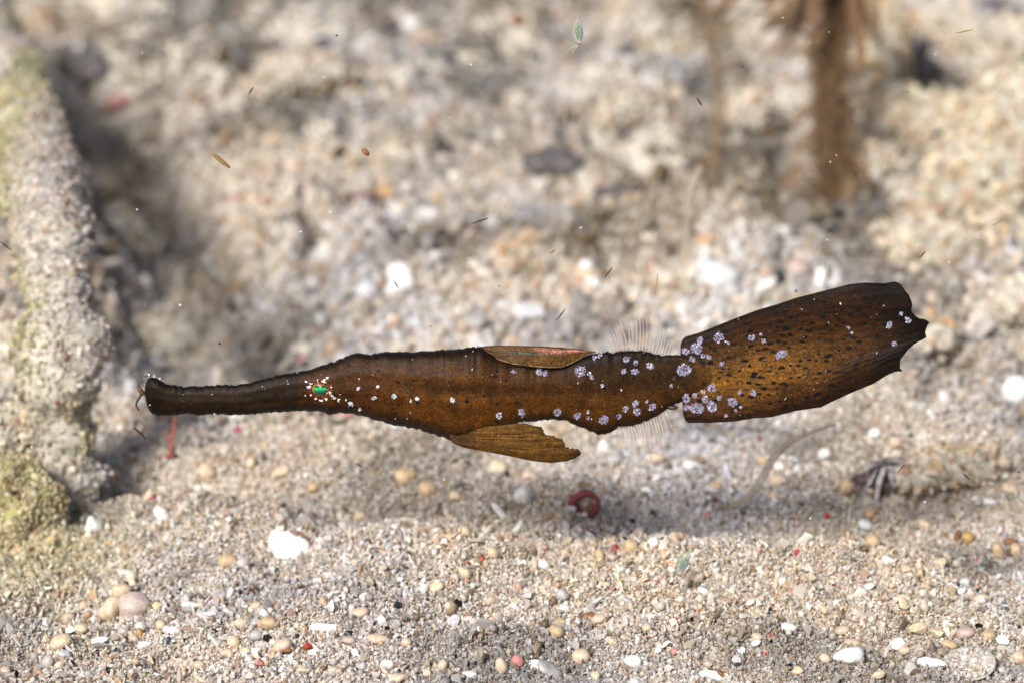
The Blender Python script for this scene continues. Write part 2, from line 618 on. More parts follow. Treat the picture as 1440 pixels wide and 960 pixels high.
def rock(name, label, cat, px, py, w, h, mat, seed, depth=None, crust=60, med=.1, wash=(1, 1, 1), y=None, up=.3, lump=.3, group=None):
    g = ground(px, py + h * .35) if y is None else at(px, py + h * .35, y)
    s = px_at(g)
    v = ICO4[0].copy()
    v = v * (1 + lump * noise3(v, 2.3, seed) + lump * .45 * noise3(v, 5.5, seed + 1) + lump * .2 * noise3(v, 12, seed + 2))[:, None]
    dims = np.array([w * s / 2, (depth or (w + h) * s / 2) / 2, h * s / 2 / CP])
    v = v * dims
    root = empty(name, g, label, cat, group)
    v = v + np.array(g) + np.array([0, dims[1] * .3, dims[2] * up])
    build("core", v, ICO4[1], mat, root)
    if crust:
        area = 4 * math.pi * (dims[0] * dims[1] + dims[1] * dims[2] + dims[0] * dims[2]) / 3
        p, nn = surface_points(v, ICO4[1], int(crust * area))
        sz = np.exp(RNG.normal(math.log(med), .35, len(p)))
        tint = np.ones((len(p), 3)) * np.array(wash)
        grain_cloud("sand_crust", p + nn * (sz * .15)[:, None], sz, root, tint)
    return root


# leaning, sand-crusted coral branch at the left
base = ground(85, 690)
path = smooth_path([(-6.45, 4.5, -.6), (-6.5, 4.7, .8), (-6.6, 5.3, 2.2), (-7.15, 8.5, 3.0), (-8.2, 13.5, 3.1), (-9.9, 21, 2.5), (-12.1, 30, 1.6), (-14.4, 38, .6)], 90)
rads = [(.47 + .0022 * i) * (1 + .12 * math.sin(i * .37) + .08 * math.sin(i * 1.13 + 1)) for i in range(90)]
v, f = tube(path, rads, 40)
v = v + (v - np.repeat(np.array(path), 40, axis=0)) * (.22 * noise3(v, 1.6, 5) + .13 * noise3(v, 4.5, 6) + .06 * noise3(v, 12, 7))[:, None]
br = empty("coral_branch", base, "thick pale coral branch crusted with sand arching away into the distance at left", "coral")
build("core", v, f, M['coral'], br)
p, nn = surface_points(v, f, 30000)
sz = np.exp(RNG.normal(math.log(.065), .35, len(p)))
gn = np.clip((vnoise(p[:, 0] * 1.3 + 5, p[:, 2] * 1.3, 21) - .45) * 4, 0, 1)[:, None]
grain_cloud("sand_crust", p + nn * (sz * .2)[:, None], sz, br, (1 - gn) * np.array([.86, .84, .84]) + gn * np.array([.74, .75, .52]))

rock("alga_rock", "low lump coated in yellow green algae at foot of the arching coral branch", "rock", 12, 670, 150, 190, M['algarock'], 31, crust=620, med=.06, wash=(.86, .83, .62), up=.1)
rock("rubble_rock", "sandy knob tucked behind the alga coated lump and the coral branch", "rock", 30, 590, 90, 110, M['coral'], 35, crust=260, med=.07, wash=(.95, .93, .8), y=4.6, up=.2)
rock("dark_lump", "dark knobbly rock alone on pale sand far behind the fish's back", "rock", 778, 228, 88, 34, M['darklump'], 41, crust=5, med=.13, up=.5, lump=.4)
rock("rubble_rock", "big cream rubble mound rising at the far right edge", "rubble", 1400, 190, 230, 300, M['coral'], 51, crust=60, med=.17, wash=(1.02, .95, .8), y=21, up=.35)
rock("rubble_rock", "low tan rubble heap in front of the big cream mound", "rubble", 1345, 330, 210, 130, M['coral'], 57, crust=70, med=.16, wash=(1.0, .93, .8), y=16, up=.2)
rock("rubble_rock", "cream knob hanging beside the brown alga's stalk", "rubble", 1245, 60, 80, 110, M['coral'], 61, crust=60, med=.17, wash=(.95, .85, .65), y=25, up=.4)
rock("rubble_rock", "small cream lump low between alga stalk and right mound", "rubble", 1262, 150, 70, 80, M['coral'], 63, crust=70, med=.16, wash=(1.0, .92, .75), y=22.5, up=.3)
rock("rubble_rock", "sandy lump low on the sand behind the purple anemone", "rubble", 1330, 650, 150, 60, M['coral'], 67, crust=170, med=.09, wash=(1.03, .95, .8), up=.0)
rock("rubble_rock", "dusky sand covered lump behind the fish's snout", "rubble", 265, 470, 190, 120, M['coral'], 71, crust=110, med=.1, wash=(.8, .76, .68), up=.1)
rock("rubble_rock", "pale sand bank lump behind coral branch at the top left", "rubble", 30, 130, 150, 120, M['coral'], 73, crust=50, med=.17, wash=(.95, .95, .95), y=30, up=.3)

for lab, px, py, w, h, sd in [("added dark lump standing in for shade under the rubble right of the brown alga's top", 1272, 80, 110, 50, 201), ("added dark lump standing in for shade in the top right corner behind the rubble", 1425, 22, 90, 60, 199), ("added dark lump standing in for shade at the foot of the brown alga", 1222, 283, 90, 44, 203),
                              ("added dark lump standing in for shade at the far top left beside the coral branch", 102, 82, 80, 56, 207), ("dark lump standing in for shade in the hole at the foot of the coral branch", 108, 668, 70, 70, 209),
                              ("dark rock low on pale sand above the tail's front half", 985, 112, 70, 34, 211), ("small added dark lump standing in for shade behind the back fin's far sand", 872, 276, 64, 26, 213)]:
    rock("dark_lump", lab, "rock", px, py, w, h, M['darklump'], sd, crust=14, med=.11, wash=(.6, .58, .55), up=.1, lump=.4)  # most are added, their dark colour standing in for shade in gaps
for lab, px, py, w, h, sd in [("tan rubble knob in the top right corner", 1425, 60, 110, 100, 101), ("dusky rubble knob at the top between alga and corner", 1330, 40, 90, 70, 103),
                              ("pale rubble knob between the alga stalk and the big cream mound", 1310, 130, 80, 70, 107), ("brown rubble knob low behind the alga stalk's foot", 1225, 215, 70, 60, 109),
                              ("cream rubble knob on the slope above the torn tail tip", 1290, 275, 80, 60, 113), ("cream rubble knob at the right edge above the tan heap", 1425, 280, 90, 70, 127),
                              ("tan rubble knob at the right edge level with the tail", 1415, 430, 90, 60, 131), ("low rubble knob behind the tip of the tail", 1300, 470, 80, 50, 137),
                              ("sandy knob left of the alga stalk on far sand", 1060, 150, 90, 50, 139), ("sandy knob far off above the fish's back", 880, 150, 110, 50, 149),
                              ("sandy hump at the far top, left of centre", 420, 110, 150, 60, 151), ("sandy hump in shade right of the coral branch", 190, 330, 90, 70, 157)]:
    rock("rubble_rock", lab, "rubble", px, py, w, h, M['coral'], sd, crust=75, med=.15, wash=(1.0, .95, .87), up=.3, lump=.42)

# ------------------------------------------------------------------ pebbles, chips and shells
LAND = []     # things others are described by: (px, py, words)
USED = {}
SHAPE = {'o': ('pebble', 'pebble', 'oval'), 'c': ('stone_chip', 'stone chip', 'angular'), 'f': ('shell_fragment', 'shell fragment', 'flat'),
         'r': ('shell_rod', 'shell fragment', 'slender'), 'l': ('stone_lump', 'stone', 'uneven')}


def stone_mesh(shape, seed):
    r = np.random.default_rng(seed)
    if shape == 'o':
        v, f = ICO2[0].copy(), ICO2[1]
        v = v * (1 + .13 * noise3(v, 1.9, seed) + .04 * noise3(v, 5, seed + 1))[:, None]; sm = True
    elif shape == 'l':
        v, f = ICO3[0].copy(), ICO3[1]
        v = v * (1 + .22 * noise3(v, 2.2, seed) + .09 * noise3(v, 5, seed + 1))[:, None]; sm = True
    elif shape == 'c':
        p = r.normal(size=(15, 3)); p /= np.linalg.norm(p, axis=1)[:, None]
        v, f = hull((p * r.uniform(.85, 1.1, (15, 1))).tolist()); sm = False
    elif shape == 'r':
        v, f = ICO2[0].copy(), ICO2[1]
        v = v * (1 + .14 * noise3(v, 3, seed))[:, None]; v[:, 2] += .25 * v[:, 0] ** 2; sm = True
    else:
        n = 26
        ang = np.linspace(0, 2 * math.pi, n, endpoint=False)
        rr = 1 + .12 * np.sin(2 * ang + r.uniform(0, 6)) + .1 * np.sin(3 * ang + r.uniform(0, 6)) + .05 * np.sin(7 * ang + r.uniform(0, 6)) + r.normal(0, .03, n)
        v, f = [], []
        rings = [(.0, .30), (.45, .27), (.8, .15), (1.0, -.02), (.97, -.16), (.5, -.05)]
        for q, z in rings:
            for k in range(n):
                v.append((q * rr[k] * math.cos(ang[k]), z * .55 + .03 * r.normal(), q * rr[k] * math.sin(ang[k])))
        for i in range(len(rings) - 1):
            for k in range(n):
                f.append([i * n + k, i * n + (k + 1) % n, (i + 1) * n + (k + 1) % n, (i + 1) * n + k])
        f.append([(len(rings) - 1) * n + k for k in range(n)])
        v = np.array(v); v[:, 1] *= -1
        sm = True
        f = [q[::-1] for q in f]
    return v, f, sm


def stone(px, py, w, h, col, shape, label=None, tilt=0, land=None, mat=None, seed=None, cat=None):
    seed = seed if seed is not None else int(px * 7 + py * 13)
    g = ground(px, py + h * .3)
    s = px_at(g)
    v, f, sm = stone_mesh(shape, seed)
    W, H = w * s / 2, h * s / 2
    if shape == 'f':
        v = v * np.array([W, min(W, H) * .8, H * 1.12])
        lean = R(26)                       # the plate leans back, its face up and to the viewer
        y_, z_ = v[:, 1].copy(), v[:, 2].copy()
        v[:, 1], v[:, 2] = y_ * math.cos(lean) + z_ * math.sin(lean), -y_ * math.sin(lean) + z_ * math.cos(lean)
        dep = H
    else:
        dep = min(W, H) if shape == 'r' else (W * .45 + H * .55)
        v = v * np.array([W, dep, H * 1.04])
    a = R(tilt)
    x_, z_ = v[:, 0].copy(), v[:, 2].copy()
    v[:, 0], v[:, 2] = x_ * math.cos(a) + z_ * math.sin(a), -x_ * math.sin(a) + z_ * math.cos(a)
    c = g + Vector((0, dep * .25, 0))
    low = -v[:, 2].min()
    c.z = float(height(c.x, c.y)) + low * .45 + .01
    nm, what, adj = SHAPE[shape]
    ob = build(nm, v + np.array(c), f, M[mat or col], origin=c, smooth=sm)
    tag(ob, None, cat or what.split()[-1])
    ob["label"] = label or ""
    KEEP_CLEAR.append((c.x, c.y, max(W, .02) * .72, dep * .72))
    if land: LAND.append((px, py, land))
    return (ob, px, py, w, h, col, shape, label)


S = []
def st(*a, **k): S.append(stone(*a, **k))


# things that stand out, each with its own words
st(405, 771, 56, 40, 'white', 'f', "large bright white lobed shell lying flat on the sand", tilt=12, land="the large white lobed shell")
st(434, 910, 20, 14, 'red', 'c', "bright red chip, the most vivid red piece on the sand", land="the bright red chip")
st(377, 898, 15, 19, 'black', 'c', "jagged black chunk touching a peach pebble near the bright red chip", land="the jagged black chunk")
st(491, 892, 16, 14, 'black', 'o', "glossy black grain resting on a dull pinkish pebble", tilt=-25, land="the glossy black grain")
st(560, 853, 13, 11, 'black', 'c', "small black chip beside a dark gap in the middle foreground", land="the small black chip")
st(190, 855, 46, 34, 'pinkgrey', 'l', "pinkish grey pebble with black dots leaning against cream lumps", mat='pinkspeck', land="the black dotted pebble")
st(154, 857, 30, 40, 'cream', 'l', "tall cream lump leaning against the black dotted pebble", tilt=35, land="the tall cream lump")
st(171, 832, 28, 22, 'cream', 'l', "cream knob on top of the tall cream lump", seed=5)
st(85, 905, 36, 21, 'cream', 'o', "large smooth cream oval pebble beneath a peach pebble at the lower left", tilt=-24, land="the large cream oval pebble")
st(97, 871, 19, 22, 'peach', 'o', "round salmon pebble standing behind the large cream oval pebble", land="the round salmon pebble")
st(322, 788, 30, 22, 'tan', 'o', "smooth tan pebble alone on pale sand, left of the large white shell", land="the lone tan pebble")
st(229, 728, 33, 17, 'white', 'f', "creamy white shell sliver pointing down behind the lone tan pebble", tilt=30, land="the creamy shell sliver")
st(84, 701, 18, 11, 'pink', 'o', "dull red stone in the dark hole at foot of the coral branch", land="the dull red stone")
st(133, 697, 26, 18, 'tan', 'c', "brown tan block right of the dark hole by the coral branch", land="the brown tan block")
st(215, 702, 10, 8, 'magenta', 'o', "small magenta grain beside the creamy shell sliver")
st(208, 697, 12, 24, 'cream', 'r', "upright cream rod next to the small magenta grain", tilt=35)
st(638, 876, 20, 15, 'lilac', 'f', "smooth lilac grey shell chip in the middle foreground", tilt=10, land="the lilac grey shell chip")
st(782, 890, 24, 20, 'tan', 'o', "front pebble of the tan pair near the brown crystal flake", tilt=25, land="the tan pair of pebbles")
st(788, 877, 20, 14, 'tan', 'o', "rear pebble of the tan pair near the brown crystal flake")
st(824, 866, 30, 14, 'brown', 'c', "rough reddish brown crystal flake slanting over a peach pebble", tilt=-28, land="the brown crystal flake")
st(842, 874, 23, 13, 'peach', 'o', "peach pebble right under the brown crystal flake", tilt=-12)
st(816, 927, 27, 24, 'peach', 'o', "large round peach pebble in the middle of the bottom sand", land="the large round peach pebble")
st(754, 936, 24, 17, 'white', 'f', "curved white shell piece beside a long grey stone at the bottom", tilt=-20, land="the curved white shell piece")
st(773, 942, 20, 42, 'grey', 'l', "long grey stone slanting beside the curved white shell piece", tilt=-50)
st(1263, 908, 32, 20, 'white', 'c', "creamy white three sided chip lying over a peach pebble", tilt=-28, land="the three sided chip")
st(1271, 917, 20, 13, 'peach', 'o', "peach pebble under the creamy three sided chip")
st(1195, 923, 38, 22, 'white', 'l', "crumbly white coral bit near the three sided chip", tilt=-8, land="the crumbly white coral bit")
st(1107, 884, 30, 15, 'milk', 'o', "milky white oblong pebble on fine sand at the right", land="the milky oblong pebble")
st(1380, 843, 27, 18, 'peach', 'o', "smooth pinkish cream oval pebble above the half buried bivalve", tilt=-14, mat='cream', land="the pinkish cream oval pebble")
st(1309, 933, 40, 14, 'white', 'f', "white elongated shell piece between crumbly coral bit and bivalve", tilt=10, land="the white elongated shell piece")
st(1297, 931, 17, 8, 'pink', 'o', "small salmon sliver on the white elongated shell piece", tilt=-12)
st(1282, 942, 22, 20, 'grey', 'f', "flat dull grey plate left of the bivalve shell")
st(1005, 953, 46, 12, 'white', 'f', "long white shell strip at the bottom edge under the tail", tilt=20, land="the long white shell strip")
st(1018, 950, 20, 7, 'brown', 'o', "glossy brown sliver resting on the long white shell strip", tilt=28)
st(1226, 763, 26, 24, 'tan', 'o', "plump tan pebble below the purple anemone", tilt=-40, land="the plump tan pebble")
st(1384, 707, 42, 11, 'white', 'r', "white rod lying behind the plump tan pebble near the right edge", tilt=10, land="the white rod")
st(678, 788, 9, 9, 'red', 'o', "tiny bright red grain in the sand under the ragged belly fin", land="the tiny red grain")
st(613, 813, 8, 6, 'orange', 'c', "tiny orange chip touching a white round grain")
st(615, 821, 11, 9, 'white', 'o', "white round grain touching the tiny orange chip")
st(1120, 777, 13, 11, 'magenta', 'c', "magenta chip in the dark hollow below the tail", land="the magenta chip")
st(806, 798, 15, 6, 'magenta', 'r', "thin dark red sliver in front of the red ring", tilt=14)
st(786, 793, 24, 7, 'milk', 'r', "thin cream sliver in front of the red ring", tilt=3)
st(706, 720, 12, 40, 'white', 'r', "bright white twig lying slanted behind the tip of the belly fin", tilt=-38)
st(364, 933, 15, 17, 'pink', 'c', "pink chip with a white flake against it near the bottom", land="the pink chip")
st(371, 931, 11, 10, 'white', 'f', "round white flake against the pink chip")
st(1421, 762, 22, 8, 'brown', 'o', "reddish brown sliver near the right edge beside tan stones", land="the reddish brown sliver")
st(1346, 756, 10, 28, 'brown', 'c', "upright dark brown splinter beside a yellow stone", tilt=14)
st(1361, 759, 18, 20, 'yellow', 'o', "pale yellow stone beside the dark brown splinter", mat='ochre')
st(237, 903, 8, 14, 'navy', 'o', "dark blue grain standing near the white oval", land="the dark blue grain")
st(246, 645, 9, 9, 'black', 'o', "black round grain at the foot of the red alga sprig")
# farther away, out of focus
st(540, 276, 38, 20, 'orange', 'o', "orange stone lying far behind the fish's neck")
st(617, 279, 18, 12, 'orange', 'o', "small orange stone far off, right of the bigger orange one")
st(456, 62, 34, 15, 'navy', 'o', "dark blue stone alone on the far pale sand")
st(552, 40, 24, 12, 'navy', 'o', "dim dark stone on the far sand beside a white one")
st(578, 38, 26, 22, 'white', 'o', "far white stone beside the dim dark stone")
st(728, 38, 26, 18, 'brown', 'o', "far brown stone on the sand")
st(1003, 392, 58, 46, 'white', 'l', "large blurred white coral lump behind the tail's front end")
st(1122, 378, 38, 30, 'pinkgrey', 'o', "pinkish stone right behind the tail's upper edge")
st(1096, 390, 16, 24, 'black', 'o', "black stone behind the tail beside a pale upright shell", tilt=8)
st(1077, 398, 14, 32, 'white', 'r', "pale upright shell beside the black stone behind the tail", tilt=65)
st(1169, 326, 19, 15, 'black', 'o', "small black stone on blurred sand above the tail")
st(1341, 335, 22, 24, 'purple', 'o', "dark purple stone on the tan rubble heap")
st(1312, 425, 20, 24, 'orange', 'o', "dull orange stone beyond the tail's torn tip", mat='peach')
st(1428, 553, 38, 40, 'white', 'o', "large white stone cut by the right edge beyond the tail")
st(1403, 535, 26, 15, 'white', 'o', "white oval stone beside the large white one at right")
st(845, 404, 54, 13, 'white', 'r', "long white shell rod lying blurred above the folded back fin", tilt=24)
st(826, 380, 26, 24, 'white', 'o', "round white stone beside the long blurred shell rod")
st(30, 250, 26, 34, 'purple', 'o', "dark purple patch of crust low on the coral branch's left", mat='purple')
st(165, 158, 44, 16, 'pink', 'o', "dusky red stone in the shadowed trough at the top left", tilt=-20)
st(330, 432, 18, 22, 'black', 'o', "black stone in the shaded sand behind the snout")
st(735, 442, 13, 12, 'magenta', 'o', "small magenta stone blurred just above the fish's back")
st(905, 462, 22, 16, 'purple', 'o', "dark purple stone seen through the clear back fin")
st(426, 507, 12, 11, 'pink', 'o', "pink stone just above the fish's eye")
st(478, 583, 56, 16, 'pink', 'o', "long pink stone peeping out under the fish's throat")
st(335, 606, 12, 12, 'magenta', 'o', "magenta stone below the middle of the snout")
st(578, 600, 70, 16, 'white', 'r', "long white coral piece just below the fish's throat", tilt=-4)
st(1259, 625, 20, 20, 'peach', 'o', "orange peach stone behind the purple anemone")
st(1230, 611, 18, 15, 'white', 'o', "white stone behind the purple anemone below the tail")
st(1025, 667, 12, 32, 'lilac', 'r', "pale lilac shell rod beside the clear strand", tilt=-22)
st(1093, 675, 27, 17, 'cream', 'o', "cream oval pebble just right of the clear strand")
st(924, 647, 24, 18, 'orange', 'o', "orange stone just under the clear belly fin rays", mat='peach')
st(995, 726, 11, 9, 'pink', 'o', "dull red grain just left of the clear strand's foot")
# the rest: described by what they lie beside
for a in [
    (113, 887, 20, 15, 'cream', 'o'), (99, 887, 15, 12, 'white', 'c'), (118, 852, 13, 13, 'cream', 'o'), (125, 861, 14, 8, 'white', 'o'),
    (221, 852, 16, 13, 'yellow', 'c'), (268, 852, 26, 12, 'milk', 'f'), (287, 866, 30, 11, 'milk', 'f'), (244, 887, 22, 13, 'white', 'o'),
    (167, 897, 18, 14, 'peach', 'o'), (188, 901, 15, 11, 'peach', 'o'), (197, 892, 10, 16, 'ochre', 'o'), (137, 904, 32, 10, 'milk', 'f'),
    (202, 908, 18, 12, 'white', 'o'), (90, 921, 17, 13, 'lilac', 'o'), (142, 791, 8, 8, 'brown', 'c'), (155, 765, 9, 8, 'orange', 'o'),
    (49, 942, 9, 9, 'purple', 'c'), (8, 944, 18, 14, 'peach', 'o'), (226, 880, 16, 16, 'cream', 'o'), (454, 846, 13, 20, 'tan', 'o'),
    (360, 853, 18, 12, 'peach', 'o'), (505, 864, 30, 15, 'peach', 'o'), (341, 877, 26, 15, 'peach', 'o'), (360, 877, 14, 12, 'grey', 'o'),
    (379, 880, 23, 20, 'tan', 'o'), (361, 896, 20, 16, 'grey', 'o'), (397, 908, 30, 17, 'peach', 'o'), (403, 919, 18, 9, 'brown', 'c'),
    (382, 921, 9, 7, 'red', 'c'), (500, 919, 16, 13, 'white', 'c'), (459, 885, 46, 11, 'milk', 'f'), (531, 901, 33, 13, 'peach', 'o'),
    (571, 905, 16, 14, 'peach', 'o'), (545, 937, 20, 15, 'milk', 'o'), (559, 954, 24, 12, 'peach', 'o'), (383, 944, 14, 10, 'white', 'o'),
    (324, 835, 8, 20, 'white', 'r'), (570, 837, 18, 14, 'white', 'c'), (491, 903, 18, 11, 'pinkgrey', 'o'), (320, 919, 22, 16, 'peach', 'c'),
    (345, 917, 16, 12, 'cream', 'o'), (613, 828, 18, 14, 'cream', 'o'), (728, 931, 20, 18, 'pink', 'l'), (706, 938, 17, 24, 'peach', 'o'),
    (622, 935, 13, 18, 'peach', 'o'), (793, 857, 12, 11, 'white', 'o'), (790, 841, 20, 17, 'grey', 'o'), (726, 826, 13, 10, 'white', 'c'),
    (837, 950, 13, 15, 'cream', 'o'), (679, 919, 16, 8, 'white', 'r'), (654, 808, 16, 16, 'cream', 'o'), (978, 812, 26, 14, 'peach', 'o'),
    (989, 832, 18, 8, 'white', 'o'), (915, 820, 24, 8, 'pink', 'r'), (1115, 835, 13, 8, 'pink', 'o'), (936, 907, 8, 9, 'brown', 'c'),
    (924, 917, 15, 9, 'milk', 'o'), (949, 917, 12, 10, 'pink', 'o'), (890, 933, 26, 15, 'white', 'l'), (1038, 936, 15, 9, 'navy', 'c'),
    (1062, 909, 15, 9, 'white', 'o'), (1042, 918, 15, 9, 'white', 'f'), (1065, 898, 17, 11, 'peach', 'o'), (1083, 894, 7, 7, 'red', 'c'),
    (1075, 921, 6, 5, 'red', 'o'), (951, 873, 6, 8, 'red', 'o'), (910, 883, 16, 13, 'peach', 'o'), (1351, 833, 13, 9, 'white', 'o'),
    (1336, 908, 22, 15, 'tan', 'o'), (1357, 893, 30, 17, 'pinkgrey', 'o'), (1292, 887, 26, 17, 'cream', 'c'), (1331, 878, 15, 14, 'white', 'c'),
    (1321, 890, 26, 22, 'cream', 'c'), (1200, 908, 24, 11, 'peach', 'o'), (1185, 889, 22, 13, 'peach', 'o'), (1409, 905, 26, 11, 'white', 'f'),
    (1434, 930, 26, 20, 'peach', 'o'), (1390, 895, 22, 15, 'tan', 'o'), (1273, 802, 20, 9, 'peach', 'o'), (1321, 793, 24, 15, 'cream', 'o'),
    (1340, 794, 10, 9, 'black', 'c'), (1375, 791, 7, 6, 'red', 'o'), (1159, 859, 11, 15, 'cream', 'o'), (160, 673, 20, 15, 'tan', 'o'),
    (27, 709, 11, 18, 'tan', 'o'), (37, 621, 20, 15, 'tan', 'o'), (292, 674, 28, 22, 'cream', 'o'), (131, 742, 22, 26, 'milk', 'l'),
    (1191, 688, 20, 22, 'tan', 'o'), (1217, 742, 22, 13, 'white', 'o'), (1163, 727, 8, 8, 'red', 'o'), (1088, 699, 20, 15, 'cream', 'o'),
    (1072, 648, 16, 16, 'tan', 'o'), (908, 691, 16, 12, 'white', 'o'), (969, 655, 16, 15, 'white', 'o'), (1007, 686, 18, 16, 'tan', 'o'),
    (899, 751, 18, 11, 'white', 'o'), (919, 763, 16, 12, 'white', 'o'), (1404, 775, 16, 22, 'tan', 'o'), (1428, 775, 18, 20, 'tan', 'o'),
    (633, 755, 16, 11, 'tan', 'o'), (845, 785, 16, 20, 'tan', 'o'), (888, 770, 22, 24, 'tan', 'o'), (600, 690, 24, 26, 'tan', 'o'),
    (570, 672, 30, 24, 'tan', 'o'), (640, 700, 20, 16, 'cream', 'o'), (735, 700, 26, 24, 'milk', 'o'), (20, 780, 12, 10, 'cream', 'o'),
    (700, 660, 24, 22, 'cream', 'o'), (746, 670, 26, 20, 'peach', 'o'), (395, 665, 24, 16, 'cream', 'o'), (440, 690, 22, 16, 'tan', 'o'),
    (505, 730, 18, 12, 'cream', 'o'), (1395, 640, 22, 24, 'peach', 'o'), (1160, 640, 20, 16, 'milk', 'o'), (1420, 690, 22, 18, 'cream', 'o'),
    (1300, 740, 20, 16, 'cream', 'o'), (1250, 790, 22, 14, 'milk', 'o'), (450, 760, 12, 10, 'milk', 'o'), (540, 800, 14, 10, 'peach', 'o'),
    (690, 850, 14, 12, 'peach', 'o'), (860, 905, 14, 10, 'cream', 'o'), (1120, 945, 18, 12, 'cream', 'o'), (1160, 930, 15, 12, 'peach', 'o'),
    (1235, 950, 20, 12, 'cream', 'o'), (470, 945, 18, 13, 'cream', 'o'), (425, 942, 16, 11, 'peach', 'o'), (280, 938, 18, 13, 'peach', 'o'),
    (255, 950, 14, 11, 'cream', 'o'), (660, 950, 20, 11, 'milk', 'o'), (600, 948, 14, 12, 'cream', 'o'), (880, 845, 14, 10, 'grey', 'o'),
]:
    px_, py_, w_, h_, c_, s_ = a
    if s_ == 'o' and (px_ * 3 + py_) % 5 < 3: s_ = 'l'
    st(px_, py_, w_, h_, c_, s_, tilt=random.uniform(-22, 22))
LAND += [(822, 716, "the red ring"), (1245, 672, "the purple anemone"), (1368, 935, "the bivalve shell"), (20, 690, "the alga coated lump")]


def relation(dx, dy):
    if abs(dx) < 14 and abs(dy) < 14: return "touching"
    if abs(dx) > 1.2 * abs(dy): return "right of" if dx > 0 else "left of"
    return "in front of" if dy > 0 else "behind"


taken = set(s[7] for s in S if s[7])
for ob, px, py, w, h, col, shape, label in S:
    if label: continue
    nm, what, adj = SHAPE[shape]
    near = sorted(LAND, key=lambda L: (L[0] - px) ** 2 + (1.4 * (L[1] - py)) ** 2)
    size = "small " if w * h < 180 else ("large " if w * h > 480 else "")
    cand = []
    for i in range(6):
        lx, ly, words = near[i]
        cand.append("%s%s %s %s %s %s" % (size, COL[col][0], adj, what, relation(px - lx, py - ly), words))
    for i in range(5):
        for j in range(i + 1, 6):
            cand.append("%s%s %s %s between %s and %s" % (size, COL[col][0], adj, what, near[i][2], near[j][2]))
    lab = next((c for c in cand if c not in taken and len(c.split()) <= 16), cand[0])
    taken.add(lab)
    ob["label"] = lab
    ob["group"] = "loose pebbles and chips on the sand"

# half-buried bivalve with sand in its bowl
g = ground(1368, 950)
s = px_at(g)
n, rings = 48, 10
v, f = [], []
for j in range(rings * 2):
    inner = j >= rings
    q = (j + 1) / rings if not inner else (2 * rings - j) / rings
    for k in range(n):
        a = 2 * math.pi * k / n
        rr = q * (1 - .12 * (math.sin(a) > 0) * math.sin(a) ** 2)
        z = .26 * q ** 2 - (0 if not inner else -.05) + .012 * math.sin(22 * q)
        v.append((36 * s * rr * math.cos(a), 40 * s * rr * math.sin(a), z * 36 * s * 1.4))
for j in range(rings * 2 - 1):
    for k in range(n):
        f.append([j * n + k, j * n + (k + 1) % n, (j + 1) * n + (k + 1) % n, (j + 1) * n + k])
c = g + Vector((0, .22, 0)); c.z = float(height(c.x, c.y)) - .07
T = Matrix.Rotation(R(14), 3, 'X') @ Matrix.Rotation(R(-6), 3, 'Y')
v = np.array([T @ Vector(p) for p in v])
biv = empty("bivalve_shell", c, "thin pale bivalve shell half filled with sand at the bottom right", "shell")
M['shell'] = mat_stone("thin_shell", (.62, .60, .55), rough=.3, var=.2, scale=10, glow=.3)
build("valve", v + np.array(c), f, M['shell'], biv)
q = RNG.uniform(-1, 1, (900, 2)); q = q[(q ** 2).sum(1) < .8]
pz = np.array([T @ Vector((36 * s * a * .95, 40 * s * b * .9, 36 * s * 1.4 * (.10 + .2 * (a * a + b * b)))) for a, b in q])
grain_cloud("sand_fill", pz + np.array(c), np.exp(RNG.normal(math.log(.06), .3, len(pz))), biv)
KEEP_CLEAR.append((c.x, c.y - .1, 30 * s, 30 * s))

# dark red ring standing in the sand
g = ground(822, 733); s = px_at(g)
c = g + Vector((0, .12, 0)); c.z = float(height(c.x, c.y)) + 15 * s
v, f = [], []
n, m_ = 40, 12
for i in range(n):
    a = 2 * math.pi * i / n
    big = 16 * s * (1 + .05 * math.sin(2 * a + .6) + .04 * math.sin(5 * a))
    th = 5.2 * s * (1 - .25 * math.cos(a) - .1 * math.sin(3 * a)) * (1.25 if math.sin(a) < -.3 else 1)
    for k in range(m_):
        b = 2 * math.pi * k / m_
        v.append((c.x + (big + th * math.cos(b)) * math.cos(a) * 1.05, c.y + th * math.sin(b) * 1.2, c.z + (big + th * math.cos(b)) * math.sin(a)))
for i in range(n):
    for k in range(m_):
        f.append([i * m_ + k, ((i + 1) % n) * m_ + k, ((i + 1) % n) * m_ + (k + 1) % m_, i * m_ + (k + 1) % m_])
v = np.array(v); v = v + .12 * (v - np.array(c)) * noise3(v * 9, 1, 3)[:, None] * .5
M['ring'] = mat_stone("dark_red_crust", (.21, .045, .05), rough=.85, var=.5, scale=12, glow=.05)
ring = build("ring_shell", v, f, M['ring'], origin=c)
tag(ring, "dark red ring of crust with a pale middle standing in the sand", "shell")
c2 = c + Vector((.0, .1, -2 * s))
vv, ff, sm = stone_mesh('l', 77)
o = build("pebble", vv * np.array([8.5 * s, 5 * s, 8.5 * s]) + np.array(c2), ff, M['cream'], origin=c2)
tag(o, "cream pebble filling the middle of the red ring", "pebble")

